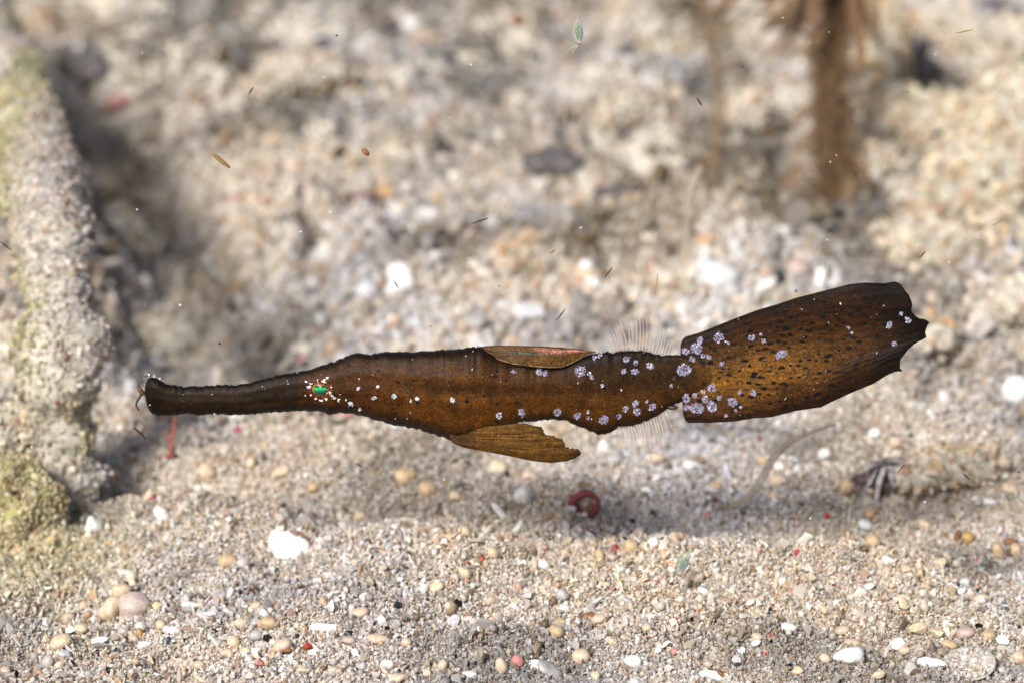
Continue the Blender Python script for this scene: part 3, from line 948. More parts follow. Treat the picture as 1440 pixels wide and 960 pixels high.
# purple anemone with pale tentacles
g = ground(1243, 702); s = px_at(g)
an = empty("sea_anemone", g, "dark purple anemone with curling pale tentacles on the sand under the tail", "anemone")
v = ICO4[0].copy(); v = v * (1 + .26 * noise3(v, 3, 8) + .12 * noise3(v, 9, 9))[:, None] * np.array([40 * s, 26 * s, 30 * s]) + np.array(g) + np.array([-2 * s, 24 * s, 20 * s])
M['purplebody'] = mat_stone("purple_body", (.060, .030, .034), rough=.7, var=.9, scale=7, glow=0)
M['palearm'] = mat_stone("pale_tentacle", (.46, .43, .42), rough=.5, var=.8, scale=16, glow=.2)
AN_V = v
build("body", v, ICO4[1], M['purplebody'], an)
arms = [((-8, 44), (-22, 30), (-32, 14), (-40, 4)), ((2, 46), (-8, 30), (-12, 10), (-10, -8), (4, -22)), ((6, 46), (8, 34), (12, 22), (10, 14)),
        ((12, 44), (24, 34), (34, 22), (40, 8)), ((16, 46), (30, 40), (44, 34), (54, 20)), ((-2, 50), (-18, 54), (-34, 46), (-52, 36)),
        ((4, 52), (12, 60), (26, 56), (36, 50)), ((0, 52), (-8, 62), (-20, 62), (-26, 56)), ((8, 46), (16, 30), (24, 18), (20, 6))]
for i, a in enumerate(arms):
    pts = smooth_path([np.array(g) + np.array([x * s, (8 - 26 * math.sin(math.pi * min(1, k / (len(a) - 1)) * .9)) * s * 1, z * s * 1.05]) for k, (x, z) in enumerate(a)], 14)
    r0 = 4.6 if i == 1 else 2.3
    tv, tf = tube(pts, [s * r0 * (1 - .5 * k / 13) * (1 + .18 * math.sin(k * 2.2)) for k in range(14)], 8)
    build("tentacle", tv, tf, M['palearm'], an)

p, nn = surface_points(AN_V, ICO4[1], 420)
grain_cloud("sand_crust", p, np.exp(RNG.normal(math.log(.055), .4, len(p))), an, np.ones((len(p), 3)) * np.array([.5, .42, .44]))

# ------------------------------------------------------------------ the sand itself
A, sa = scatter(-7.5, 7, 1500, .043, .38, .7)
A2, sa2 = scatter(-7.5, 6, 16, .11, .28, .6)
B, sb = scatter(7, 22, 200, .095, .38, .5, 1.4)
B2, sb2 = scatter(9, 46, 11, .27, .32, .5, 1.4)
E, se = scatter(-6, 4.5, 900, .028, .25, .9)
G1, sg = scatter(-6.5, 7, 22, .085, .3, .8)
D, sd_ = scatter(22, 48, 85, .13, .36, .5, 1.5)
P = np.concatenate([A, A2, B, B2, D, E, G1]); SZ = np.concatenate([sa, sa2, sb, sb2, sd_, se, sg])
FLAT = np.zeros(len(P), bool); FLAT[-len(G1):] = True
ok = np.ones(len(P), bool)
for cx, cy, rx, ry in KEEP_CLEAR:
    near = ((P[:, 0] - cx) / rx) ** 2 + ((P[:, 1] - cy) / ry) ** 2 < 1
    ok &= ~near
P, SZ, FLAT = P[ok], SZ[ok], FLAT[ok]
u = vnoise(P[:, 0] / 2.6 + 40, P[:, 1] / 3.6, 31); u2 = vnoise(P[:, 0] / .9, P[:, 1] / 1.1 + 7, 33)
warm = np.clip((u - .5) * 2 + (u2 - .5), -1, 1)[:, None]
wash = 1 + warm * np.array([.05, .0, -.09])
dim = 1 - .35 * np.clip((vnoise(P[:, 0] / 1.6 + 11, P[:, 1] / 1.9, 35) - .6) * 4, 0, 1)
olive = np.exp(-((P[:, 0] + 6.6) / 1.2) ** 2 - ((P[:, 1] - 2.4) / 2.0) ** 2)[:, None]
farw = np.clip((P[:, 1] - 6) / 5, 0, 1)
silt_shade = np.clip((vnoise(P[:, 0] / 2.2 + 3, P[:, 1] / 4.2 + 5, 36) + .5 * vnoise(P[:, 0] / .8, P[:, 1] / 1.5, 37) - .74) * 2.6, 0, 1) * farw  # random silt mottling of the far sand
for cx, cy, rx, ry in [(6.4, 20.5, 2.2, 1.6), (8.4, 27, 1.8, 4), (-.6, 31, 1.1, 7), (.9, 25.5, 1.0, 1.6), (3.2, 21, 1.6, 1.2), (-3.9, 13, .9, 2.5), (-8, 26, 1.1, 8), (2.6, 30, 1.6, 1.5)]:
    silt_shade = np.maximum(silt_shade, .95 * np.exp(-((P[:, 0] - cx) / rx) ** 2 - ((P[:, 1] - cy) / ry) ** 2))  # dark ovals paint shade into the grains by the weed and trough
wash = wash * (1 - silt_shade[:, None] * np.array([.58, .60, .64]))
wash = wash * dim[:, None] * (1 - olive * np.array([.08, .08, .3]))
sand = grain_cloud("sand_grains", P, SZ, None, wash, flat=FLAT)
tag(sand, "loose coarse coral sand grains in white, cream and grey", "sand")
print("GRAINS", len(P))
#FISH

# ------------------------------------------------------------------ ghost pipefish
ROOT = at(700, 540, 0)
fish = empty("ghost_pipefish", ROOT, "brown leaf-like ghost pipefish with white speckles swimming just above the sand", "fish")


def poly(pts):
    a = np.array(pts, float)
    return a[:, 0], a[:, 1]


TOPX, TOPY = poly([(203.6, 546), (204.5, 540), (207, 533.5), (210, 530.5), (215, 530), (222, 533), (230, 536), (242, 541), (257, 542.5), (282, 542.5), (307, 541),
                   (330, 539.5), (350, 537), (370, 533), (380, 530), (410, 524), (435, 519), (457, 512), (475, 506), (490, 500), (500, 497.5), (530, 496),
                   (562, 494), (585, 495), (612, 492), (640, 490), (660, 488), (677, 487), (695, 495), (715, 505), (750, 511), (780, 512), (797, 511),
                   (812, 504), (837, 496), (860, 494.5), (880, 492.5), (900, 492.5), (915, 495), (925, 499.5), (940, 499), (955, 499.5), (968, 503), (985, 510), (1002, 519), (1014, 530)])
BOTX, BOTY = poly([(203.6, 556), (204.5, 562), (207, 571), (210, 577), (215, 582), (224, 584.5), (235, 582.5), (270, 582), (307, 582.5), (340, 583), (370, 581.5),
                   (395, 579), (420, 577.5), (445, 577.5), (455, 579), (461, 582.5), (466, 584), (471, 582), (477, 580), (495, 581), (512, 585), (527, 589.5),
                   (555, 597.5), (580, 601.5), (600, 607.5), (622, 615), (640, 622), (656, 624), (680, 614), (705, 602), (730, 594), (755, 591), (780, 589.7),
                   (797, 591.5), (807, 597.5), (827, 604), (842, 610), (852, 611), (862, 606.5), (870, 600), (890, 599), (910, 592.5), (925, 585), (934, 577.5),
                   (942, 573), (955, 566), (968, 562), (985, 556), (1002, 548), (1014, 536)])
WX, WY = poly([(203.6, .05), (206, .10), (214, .15), (225, .16), (300, .145), (400, .19), (450, .26), (520, .35), (640, .42), (740, .33), (840, .20), (900, .13), (955, .08), (968, .085), (1000, .06), (1014, .02)])
xs = np.concatenate([np.linspace(203.6, 226, 22), np.linspace(227, 1014, 350)])
NS = 52
v, f, tone = [], [], []
rw = np.random.default_rng(4)
jt = np.interp(xs, np.arange(190, 1030, 4), rw.normal(0, .75, 210)) + np.interp(xs, np.arange(190, 1030, 14), rw.normal(0, .7, 60))
jb = np.interp(xs, np.arange(190, 1030, 4), rw.normal(0, .75, 210)) + np.interp(xs, np.arange(190, 1030, 14), rw.normal(0, .6, 60))
for i, x in enumerate(xs):
    k = min(1, (x - 203) / 25)
    t, b = np.interp(x, TOPX, TOPY) + jt[i] * k, np.interp(x, BOTX, BOTY) + jb[i] * k
    w = np.interp(x, WX, WY)
    for j in range(NS):
        a = 2 * math.pi * j / NS
        sa, ca = math.sin(a), math.cos(a)
        yy = -w * math.copysign(abs(ca) ** .8, ca)
        vv = math.copysign(abs(sa) ** .92, sa)
        # shallow ridges running along the body, and rings round it
        ridge = 1 + .025 * math.cos(vv * 11 + x * .004) + .007 * math.cos(x * .23) + .03 * math.sin(x * .031 + vv * 2.0)
        py = (t + b) / 2 - vv * (b - t) / 2
        p = at(x, py, yy * ridge)
        v.append(p)
        # pigment: olive snout, back and belly line darker, partly painted shade, amber flank
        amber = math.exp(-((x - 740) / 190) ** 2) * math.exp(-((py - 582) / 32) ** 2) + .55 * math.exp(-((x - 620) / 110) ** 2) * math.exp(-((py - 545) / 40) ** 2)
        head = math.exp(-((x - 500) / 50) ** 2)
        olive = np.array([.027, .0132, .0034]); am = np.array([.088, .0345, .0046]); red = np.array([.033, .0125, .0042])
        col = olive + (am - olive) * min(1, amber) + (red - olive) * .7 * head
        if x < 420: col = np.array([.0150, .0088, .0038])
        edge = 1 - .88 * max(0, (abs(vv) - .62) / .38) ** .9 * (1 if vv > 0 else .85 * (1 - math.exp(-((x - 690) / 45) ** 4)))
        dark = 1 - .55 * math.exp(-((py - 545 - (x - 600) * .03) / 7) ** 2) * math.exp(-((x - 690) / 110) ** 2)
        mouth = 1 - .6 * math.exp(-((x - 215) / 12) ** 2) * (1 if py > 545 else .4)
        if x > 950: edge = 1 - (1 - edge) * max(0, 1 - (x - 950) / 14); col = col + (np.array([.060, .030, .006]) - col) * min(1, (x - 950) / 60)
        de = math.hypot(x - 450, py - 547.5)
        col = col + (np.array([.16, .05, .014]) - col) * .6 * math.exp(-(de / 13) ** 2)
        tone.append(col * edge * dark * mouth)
n = len(xs)
for i in range(n - 1):
    for j in range(NS):
        f.append([i * NS + j, (i + 1) * NS + j, (i + 1) * NS + (j + 1) % NS, i * NS + (j + 1) % NS])
f.append([j for j in range(NS)]); f.append([(n - 1) * NS + j for j in range(NS)][::-1])
v = np.array(v)
BODY_V, BODY_F = v, f
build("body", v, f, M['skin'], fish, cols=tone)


def coons(top, bot, left, right, ns, nv):
    """A patch between four edges; left and right run from bottom to top."""
    def res(pl, n):
        pl = np.array(pl, float)
        d = np.concatenate([[0], np.cumsum(np.hypot(*np.diff(pl, axis=0).T))])
        t = np.linspace(0, d[-1], n)
        return np.stack([np.interp(t, d, pl[:, 0]), np.interp(t, d, pl[:, 1])], -1)
    T, B, L, Rr = res(top, ns), res(bot, ns), res(left, nv), res(right, nv)
    s = np.linspace(0, 1, ns)[:, None, None]; q = np.linspace(0, 1, nv)[None, :, None]
    P = (1 - q) * B[:, None] + q * T[:, None] + (1 - s) * L[None] + s * Rr[None]
    P = P - ((1 - s) * (1 - q) * B[0] + s * (1 - q) * B[-1] + (1 - s) * q * T[0] + s * q * T[-1])
    return P


def fin(name, P, yf, thick, mat, tonef, rays, relief):
    """A thin two-sided fin on the patch P with raised rays running along it."""
    ns, nv = P.shape[:2]
    v, tone = [], []
    for side in (-1, 1):
        for i in range(ns):
            for j in range(nv):
                s, q = i / (ns - 1), j / (nv - 1)
                th = thick * (1 - .55 * s) * (min(1, 6 * min(q, 1 - q) + .25)) / 2
                ry = relief * math.cos(q * rays * 2 * math.pi + .6 * math.sin(s * 5))
                v.append(at(P[i, j, 0], P[i, j, 1], yf(s, q) + side * (th + ry * .5)))
                tone.append(tonef(s, q))
    f = []
    N = ns * nv
    I = lambda i, j: i * nv + j
    for i in range(ns - 1):
        for j in range(nv - 1):
            f.append([I(i, j), I(i + 1, j), I(i + 1, j + 1), I(i, j + 1)])
            f.append([N + I(i, j), N + I(i, j + 1), N + I(i + 1, j + 1), N + I(i + 1, j)])
    ring = [I(i, 0) for i in range(ns)] + [I(ns - 1, j) for j in range(1, nv)] + [I(i, nv - 1) for i in range(ns - 2, -1, -1)] + [I(0, j) for j in range(nv - 2, 0, -1)]
    for a, b in zip(ring, ring[1:] + ring[:1]):
        f.append([a, N + a, N + b, b])
    return build(name, v, f, mat, fish, cols=tone), np.array(v), f


tail_top = [(957, 487), (958, 481), (961, 475.5), (965, 473), (984, 467.5), (1011, 456.7), (1038, 446), (1065, 436), (1092.5, 428), (1119.6, 418.8), (1146.7, 412), (1173.8, 405), (1195.4, 399.5), (1217, 397.5), (1241.5, 398.6), (1259, 396)]
tail_bot = [(960, 574), (961, 584), (964, 591), (968, 594), (997.7, 594), (1033, 592), (1060, 587.5), (1084.4, 586), (1119.6, 577), (1154.8, 571.8), (1173.8, 562.3), (1200.8, 550), (1228, 539), (1246.9, 527), (1259, 521.7), (1270, 521)]
tail_left = [(960, 574), (959.3, 565), (958.5, 540), (957, 510), (957, 487)]
tail_right = [(1270, 521.5), (1265.5, 517), (1266, 505.4), (1272, 498), (1276.7, 492), (1284, 485), (1290, 481), (1297, 478), (1303, 474), (1301, 468), (1303.5, 459), (1307, 453), (1299.7, 448.5), (1293, 448), (1287.5, 444.5),
              (1283, 440), (1281.6, 435), (1283, 429), (1282, 424), (1280, 420), (1278, 414.7), (1272, 408), (1268.6, 402.5), (1265, 398.5), (1259, 396)]
TP = coons(tail_top, tail_bot, tail_left, tail_right, 150, 110)


def tail_tone(s, q):
    e = min(q, 1 - q)
    gold = math.exp(-((s - .30) / .34) ** 2) * math.exp(-((q - .42) / .26) ** 2)
    c = np.array([.018, .0070, .0024]) + np.array([.125, .060, .007]) * gold
    c = c * (1 - .55 * max(0, 1 - e / .10)) * (1 - .93 * max(0, (s - .84) / .16) ** .6 * (1 if .1 < q < .75 else .55))
    if s > .8 and q > .8: c = c * .5
    if s < .13: c = c * (1 - .35 * math.exp(-((q - .55) / .2) ** 2))
    return c


def tail_y(s, q):
    return .02 - .10 * math.sin(s * 3.0) + .12 * (q - .5) + .03 * math.sin(q * 9 + s * 4) * s


tail, TV, TF = fin("caudal_fin", TP, tail_y, .05, M['tailskin'], tail_tone, 15, .0028)

pel_top = [(630, 604), (660, 601), (690, 599), (715, 596.5), (737, 594), (745, 596.5), (752, 598.5)]
pel_bot = [(636, 622), (652, 629), (668, 632), (680, 634), (717, 641), (750, 648), (775, 650.5), (797, 647.8), (810, 643.5)]
pel_left = [(636, 622), (632, 612), (630, 604)]
rj = np.random.default_rng(9)
pr = [(810, 643.5), (815.5, 640), (814, 631), (809, 631.5), (805, 629.5), (800, 628.5), (795, 625.5), (792, 621), (787, 616), (782, 613.5), (777, 612), (772, 611.5), (767, 609.5), (765, 605), (762, 601.5), (757, 600), (752, 598.5)]
pel_right = [pr[0]]
for a, b in zip(pr, pr[1:]):
    for t in (.33, .66):
        pel_right.append((a[0] + (b[0] - a[0]) * t + rj.normal(0, 2.2), a[1] + (b[1] - a[1]) * t + rj.normal(0, 1.4)))
    pel_right.append(b)
PP = coons(pel_top, pel_bot, pel_left, pel_right, 80, 60)


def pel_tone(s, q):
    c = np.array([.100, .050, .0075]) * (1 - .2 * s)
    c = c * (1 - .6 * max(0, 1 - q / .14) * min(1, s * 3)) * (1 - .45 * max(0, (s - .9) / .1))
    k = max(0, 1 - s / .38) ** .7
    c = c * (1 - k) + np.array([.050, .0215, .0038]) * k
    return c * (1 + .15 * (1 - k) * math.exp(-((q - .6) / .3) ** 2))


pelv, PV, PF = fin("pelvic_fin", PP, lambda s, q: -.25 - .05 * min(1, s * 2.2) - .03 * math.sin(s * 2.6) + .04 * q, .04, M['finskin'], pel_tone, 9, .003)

d_top = [(672, 489), (680, 486.5), (700, 485.4), (730, 485.8), (760, 486.8), (785, 488), (805, 489.7), (824, 492), (838, 494)]
d_bot = [(674, 492), (690, 499), (700, 505.5), (720, 511.5), (750, 515.5), (775, 517), (790, 516.5), (803, 511.5), (815, 504.5), (826, 498.5), (838, 495.5)]
DP = coons(d_top, d_bot, [(674, 492), (672, 489)], [(838, 495.5), (838, 494)], 90, 30)


def d_tone(s, q):
    c = np.array([.085, .044, .011])
    k = math.exp(-((q - .80) / .12) ** 2) * max(0, min(1, (s - .42) * 5)) * max(0, min(1, (1.02 - s) * 8))
    k *= .85 * (.6 + .4 * math.sin(q * 70 + s * 3)); c = c * (1 - k) + np.array([.60, .30, .28]) * k
    k2 = math.exp(-((q - .62) / .04) ** 2) * math.exp(-((s - .4) / .2) ** 2) * .7
    c = c * (1 - k2) + np.array([.05, .16, .16]) * k2
    if q < .045: c = np.array([.22, .15, .08])
    if q > .95: c = np.array([.02, .012, .006])
    return c


dors, DV, DF = fin("folded_dorsal_fin", DP, lambda s, q: -.24 * math.sin(math.pi * min(1, s * .9 + .1)) - .03 + .1 * q, .03, M['dorsalskin'], d_tone, 8, .006)


def ray_fin(name, base, tips, y0, lean, membrane_cut):
    """A clear fan fin: a membrane and its rays, each ray a piece of its own."""
    base = np.array(base, float); tips = np.array(tips, float)
    v, f = [], []
    n, m_ = len(base), 8
    for side in (-1, 1):
        for i in range(n):
            for j in range(m_):
                t = j / (m_ - 1) * membrane_cut
                bow = math.sin(t * 3.14) * 1.5
                p = base[i] + (tips[i] - base[i]) * t
                v.append(at(p[0] + bow, p[1], y0 + lean * t + .012 * math.sin(i * math.pi) + side * .004))
    N = n * m_
    for i in range(n - 1):
        for j in range(m_ - 1):
            a = i * m_ + j
            f.append([a, a + m_, a + m_ + 1, a + 1]); f.append([N + a, N + a + 1, N + a + m_ + 1, N + a + m_])
    ring = [i * m_ for i in range(n)] + [(n - 1) * m_ + j for j in range(1, m_)] + [i * m_ + m_ - 1 for i in range(n - 2, -1, -1)] + [j for j in range(m_ - 2, 0, -1)]
    for a, b in zip(ring, ring[1:] + ring[:1]): f.append([a, N + a, N + b, b])
    mem = build(name, v, f, M['membrane'], fish)
    for i in range(n):
        pts = []
        for j in range(9):
            t = j / 8
            p = base[i] + (tips[i] - base[i]) * t
            pts.append(at(p[0] + math.sin(t * 3.14) * 1.5, p[1], y0 + lean * t))
        tv, tf = tube(pts, [.0085 * (1 - .6 * j / 8) for j in range(9)], 6)
        build("fin_ray", tv, tf, M['finray'], mem)
    return mem


nb = 19
bt = [(861 + 76 * i / (nb - 1), np.interp(861 + 76 * i / (nb - 1), TOPX, TOPY) + 1) for i in range(nb)]
tipx, tipy = poly([(856, 474), (859, 464), (866, 457), (876, 451), (887, 445), (898, 443), (910, 445), (920, 453), (930, 459), (938, 468), (943, 480)])
q = np.linspace(0, 10, nb)
ray_fin("soft_dorsal_fin", bt, [(np.interp(k, range(11), tipx) + rj.normal(0, 1.8), np.interp(k, range(11), tipy) + rj.normal(0, 3)) for k in q], 0, -.03, .86)
nb = 18
bb = [(868 + 66 * i / (nb - 1), np.interp(868 + 66 * i / (nb - 1), BOTX, BOTY) - 1) for i in range(nb)]
tipx, tipy = poly([(871, 616), (877, 624), (884, 632), (893, 637), (902, 640), (911, 641), (921, 640), (928, 635), (935, 626), (944, 606)])
q = np.linspace(0, 9, nb)
ray_fin("anal_fin", bb, [(np.interp(k, range(10), tipx) + rj.normal(0, 1.8), np.interp(k, range(10), tipy) + rj.normal(0, 3)) for k in q], 0, -.05, .86)

# everything that sits on the skin is dropped on it along a sight line
BVH = [BVHTree.FromPolygons([tuple(p) for p in V], [list(map(int, q)) for q in Q]) for V, Q in ((BODY_V, BODY_F), (TV, TF), (PV, PF), (DV, DF))]


def on_skin(px, py):
    d = ray(px, py).normalized()
    best = None
    for t in BVH:
        h = t.ray_cast(CAM, d)
        if h[0] is not None and (best is None or h[3] < best[1]): best = (h[0], h[3], h[1])
    return best[0] if best else None


OCT = hull([(1, 0, 0), (-1, 0, 0), (0, 1, 0), (0, -1, 0), (0, 0, 1), (0, 0, -1)])
PX = .00904
FL = [(.34, .33, .46), (.27, .25, .40), (.24, .27, .44), (.31, .25, .37), (.24, .18, .29), (.58, .59, .68), (.30, .29, .42)]
FLW = [(.72, .72, .74), (.58, .58, .66), (.5, .52, .64)]


def flake(soup, px, py, r, pal, rr):
    p = on_skin(px, py)
    if p is None: return
    m = rr.normal(size=(3, 3)); qm, _ = np.linalg.qr(m)
    v = (OCT[0] * r * PX * np.array([1.2, .8, .55]) * rr.uniform(.7, 1.2, (1, 3))) @ qm.T + np.array(p) + np.array([0, -r * PX * .15, 0])
    soup.add(v, OCT[1], np.array(pal[rr.integers(len(pal))]) * rr.uniform(.7, 1.1))


SPOTS = [(881, 505, 6), (894, 510, 4.5), (877, 522, 4.5), (893, 522, 6.5), (914, 514, 6.5), (816, 522, 9), (829, 525, 3.2), (847, 542, 3.2), (944, 542, 3), (962, 520, 12), (984, 479, 6.5),
         (964, 494, 7), (979, 490, 10), (1011, 475, 8.5), (989, 500, 4.5), (997, 502, 5), (974, 505, 5.5), (1024, 482, 3), (1015, 512, 4), (1057, 475, 6.5), (1074, 479, 4), (1070, 470, 2.5),
         (1001, 545, 7.5), (989, 551, 4), (965, 560, 8), (977, 556, 5), (992, 561, 5.5), (1012, 559, 4.5), (1041, 551, 4), (1059, 552, 5.5), (1030, 565, 9), (1001, 571, 10), (980, 574, 11),
         (966, 573, 6.5), (1042, 572, 3), (1021, 584, 3.5), (1035, 577, 2.5), (894, 567, 6.5), (896, 578, 6.5), (880, 574, 5.5), (917, 571, 7.5), (910, 564, 3), (870, 585, 4.5), (849, 590, 8),
         (812, 584, 6.5), (827, 579, 3), (827, 587, 3), (784, 579, 6.5), (734, 580, 7), (702, 584, 5), (636, 562, 4.5), (758, 522, 7), (766, 524, 5), (554, 557, 4), (526, 559, 4), (587, 560, 4),
         (578, 563, 2.5), (504, 546, 3), (531, 543, 2.5), (493, 567, 3.5), (506, 575, 3), (1100, 497, 8), (1094, 500, 5), (1250, 457, 6.5), (1277, 450, 6), (1267, 441, 3.5), (1193, 461, 3), (1197, 468, 2.5),
         (1258, 483, 4.5), (736, 593, 3), (722, 522, 4), (832, 530, 4), (952, 571, 6), (945, 574, 4), (843, 500, 4), (836, 503, 4)]
rr = np.random.default_rng(21)
for x, y, r in SPOTS:
    sp = Soup()
    ang, sq = rr.uniform(0, 3.14), rr.uniform(.65, 1)
    for k in range(int(8 + r * r * 1.3)):
        a, q = rr.uniform(0, 6.28), (math.sqrt(rr.random()) * .72 + abs(rr.normal(0, .10))) * r
        qx, qy = q * math.cos(a), q * math.sin(a) * sq
        qx, qy = qx * math.cos(ang) - qy * math.sin(ang), qx * math.sin(ang) + qy * math.cos(ang)
        flake(sp, x + qx, y + qy, rr.uniform(.8, 1.7), FLW if x < 720 and r < 6 else FL, rr)
    if sp.v: sp.build("pale_spot", M['flake'], fish, smooth=False)
sp = Soup()
for k in range(220):
    x = rr.uniform(225, 1290)
    y = rr.uniform(400, 640)
    flake(sp, x, y, abs(rr.normal(0, .4)) + .25, FLW, rr)
for x, y, r in [(257, 554, 1.3), (298, 554, 1.3), (211, 569, 1.3), (404, 535, 1.2), (405, 539, 1), (418, 524, 1.6), (369, 543, 1.5), (372, 546, 1.2), (813, 538, 1.8), (874, 548, 2.2), (1165, 454, 1.6),
                (1182, 427, 1.6), (1145, 421, 1.4), (1105, 422, 1.6), (1104, 561, 1.3), (1233, 496, 1.8), (1243, 430, 1.7), (505, 532, 1.4), (580, 505, 1.4), (665, 494, 1.4), (664, 519, 1.6),
                (692, 526, 1.6), (556, 588, 1.5), (573, 588, 1.3), (488, 538, 1.2), (478, 554, 1.2), (655, 500, 1.2)]:
    flake(sp, x, y, r, FLW, rr)
o = sp.build("pale_specks", M['flake'], fish, smooth=False); o["kind"] = 'stuff'

fl = np.random.default_rng(31)
sp = Soup()
for k in range(150):
    x = fl.uniform(230, 950)
    up_ = fl.random() < .6
    y = np.interp(x, TOPX, TOPY) if up_ else np.interp(x, BOTX, BOTY)
    if not up_ and 630 < x < 740: continue
    a = np.array(at(x, y + (1 if up_ else -1), fl.normal(0, .02))); d = np.array([fl.normal(0, .6), fl.normal(0, .4), 1 if up_ else -1]); d /= np.linalg.norm(d)
    tv, tf = tube([a, a + d * PX * fl.uniform(1.5, 4)], [PX * .55, PX * .2], 4)
    sp.add(tv, tf, (.04, .025, .012) if fl.random() < .75 else (.5, .5, .55))
o = sp.build("skin_filaments", M['flake'], fish, smooth=False); o["kind"] = 'stuff'

# eye: orange iris, heart-shaped green pupil, pale streaks round it
ec = on_skin(450, 547.5)
ev, ef = ICO3[0] * np.array([.105, .05, .088]) + np.array(ec) + np.array([0, .022, 0]), ICO3[1]
eye = build("eye", ev, ef, M['iris'], fish)
BVH.append(BVHTree.FromPolygons([tuple(p) for p in ev], ef))
v, f = [], []
n = 40
for j in range(7):
    q = j / 6
    for k in range(n):
        a = 2 * math.pi * k / n
        hx = math.cos(a); hz = math.sin(a)
        hz = min(hz * 1.0, .80 - .32 * math.exp(-(hx / .30) ** 2)) if hz > 0 else hz * .95
        v.append((ec.x + .080 * q * hx, ec.y - .026 - .014 * math.cos(q * 1.4), ec.z + .014 + .072 * q * hz))
for j in range(6):
    for k in range(n):
        f.append([j * n + k, (j + 1) * n + k, (j + 1) * n + (k + 1) % n, j * n + (k + 1) % n])
build("pupil", v, f, M['pupil'], eye)
for k, (dx, dy, L, wd) in enumerate([(-3, -12, 5, 1.0), (6, -13, 6, 2.6), (10, -16, 3, 1.5), (-13, -9, 4, 1.2), (-16, -3, 6, 2.4), (13, 4, 5, 2.2), (17, 9, 6, 1.4), (2, 15, 3, 2.4), (-6, 13, 2, 1.5), (-20, 8, 2, 1.2),
                                     (-20, -11, 2, 1.5), (21, 12, 4, 1.6), (27, 14, 3, 1.8), (37, 14, 2, 1.2), (16, -4, 2, 1.2), (10, 13, 2, 1.5), (-13, 8, 2, 1.2), (45, 21, 4, 1.8)]):
    sp = Soup()
    a = math.atan2(dy, dx)
    for t in range(int(2 + L * wd * .8)):
        u, w_ = rr.uniform(-.5, .5) * L, rr.normal(0, .45) * wd
        flake(sp, 450 + dx + math.cos(a) * u - math.sin(a) * w_, 547.5 + dy + math.sin(a) * u + math.cos(a) * w_, rr.uniform(1.0, 1.9), [(.9, .88, .88), (.8, .78, .8), (.7, .6, .6)], rr)
    if sp.v: sp.build("iris_streak", M['flake'], eye, smooth=False)
sp = Soup()
for k in range(130):
    a, q = rr.uniform(0, 6.28), rr.uniform(8.8, 16)
    flake(sp, 450 + q * 1.1 * math.cos(a), 547.5 + q * .9 * math.sin(a), rr.uniform(.6, 1.2), [(.42, .13, .03), (.30, .06, .03), (.5, .25, .08), (.03, .015, .01), (.25, .10, .08)], rr)
o = sp.build("iris_flecks", M['flake'], eye, smooth=False); o["kind"] = 'stuff'
pts = [Vector(on_skin(x, y)) + Vector((0, .004, 0)) for x, y in [(557, 529), (563, 535), (569, 542), (574, 549), (578, 556), (579, 561), (576, 566)]]
tv, tf = tube(smooth_path(pts, 20), [.013 * (.3 + math.sin(math.pi * (k + .5) / 20)) for k in range(20)], 8)
build("gill_edge", tv, tf, M['barb'], fish)

# lips: granular rim, a flap and a hanging barbel at the snout's end
pts = smooth_path([at(206, 553, -.02), at(201, 552, -.03), at(197, 548, -.03), at(194.5, 543, -.03), at(195, 539, -.03), at(198, 538, -.03)], 18)
tv, tf = tube(pts, [.022 + .012 * math.sin(k * .32) for k in range(18)], 8)
M['lip'] = mat_stone("dark_lip", (.10, .045, .02), rough=.35, var=.6, scale=18, glow=0)
flap = build("lip_flap", tv, tf, M['lip'], fish)
pts = smooth_path([at(199, 551, -.04), at(197.5, 556, -.05), at(194.5, 561, -.06), at(192, 566, -.06), at(192, 571, -.05), at(196, 577, -.04)], 24)
tv, tf = tube(pts, [.021 * (1 - .6 * k / 23) * (1 + .2 * math.sin(k * 1.9)) for k in range(24)], 8)
build("barbel", tv, tf, M['barb'], fish)
sp = Soup()
for k in range(46):
    t = rr.random()
    x, y = np.interp(t, [0, .35, 1], [204, 211, 232]), np.interp(t, [0, .35, 1], [528, 527, 536])
    p = at(x + rr.normal(0, 1.2), y + rr.normal(0, 1.6), rr.normal(-.03, .05))
    pal = [(.8, .8, .85), (.03, .02, .02), (.35, .15, .05), (.5, .5, .6), (.04, .05, .09)]
    sp.add(OCT[0] * PX * rr.uniform(.8, 1.9) * rr.uniform(.6, 1.2, (1, 3)) + np.array(p), OCT[1], pal[rr.integers(5)])
sp.build("granular_lip", M['flake'], fish, smooth=False)
v = [at(x, y, yy) for yy in (-.04, -.02) for x, y in [(204, 530), (210, 530), (207, 538), (204, 548), (201, 550), (202.5, 540)]]
f = [[0, 5, 4, 3, 2, 1], [6, 7, 8, 9, 10, 11]] + [[i, (i + 1) % 6, 6 + (i + 1) % 6, 6 + i] for i in range(6)]
build("mouth_membrane", v, f, M['membrane'], fish, smooth=False)
v = ICO3[0] * (1 + .15 * noise3(ICO3[0], 4, 5))[:, None] * np.array([.075, .05, .035]) + np.array(at(945, 572, -.02))
build("vent_papilla", v, ICO3[1], M['barb'], fish)

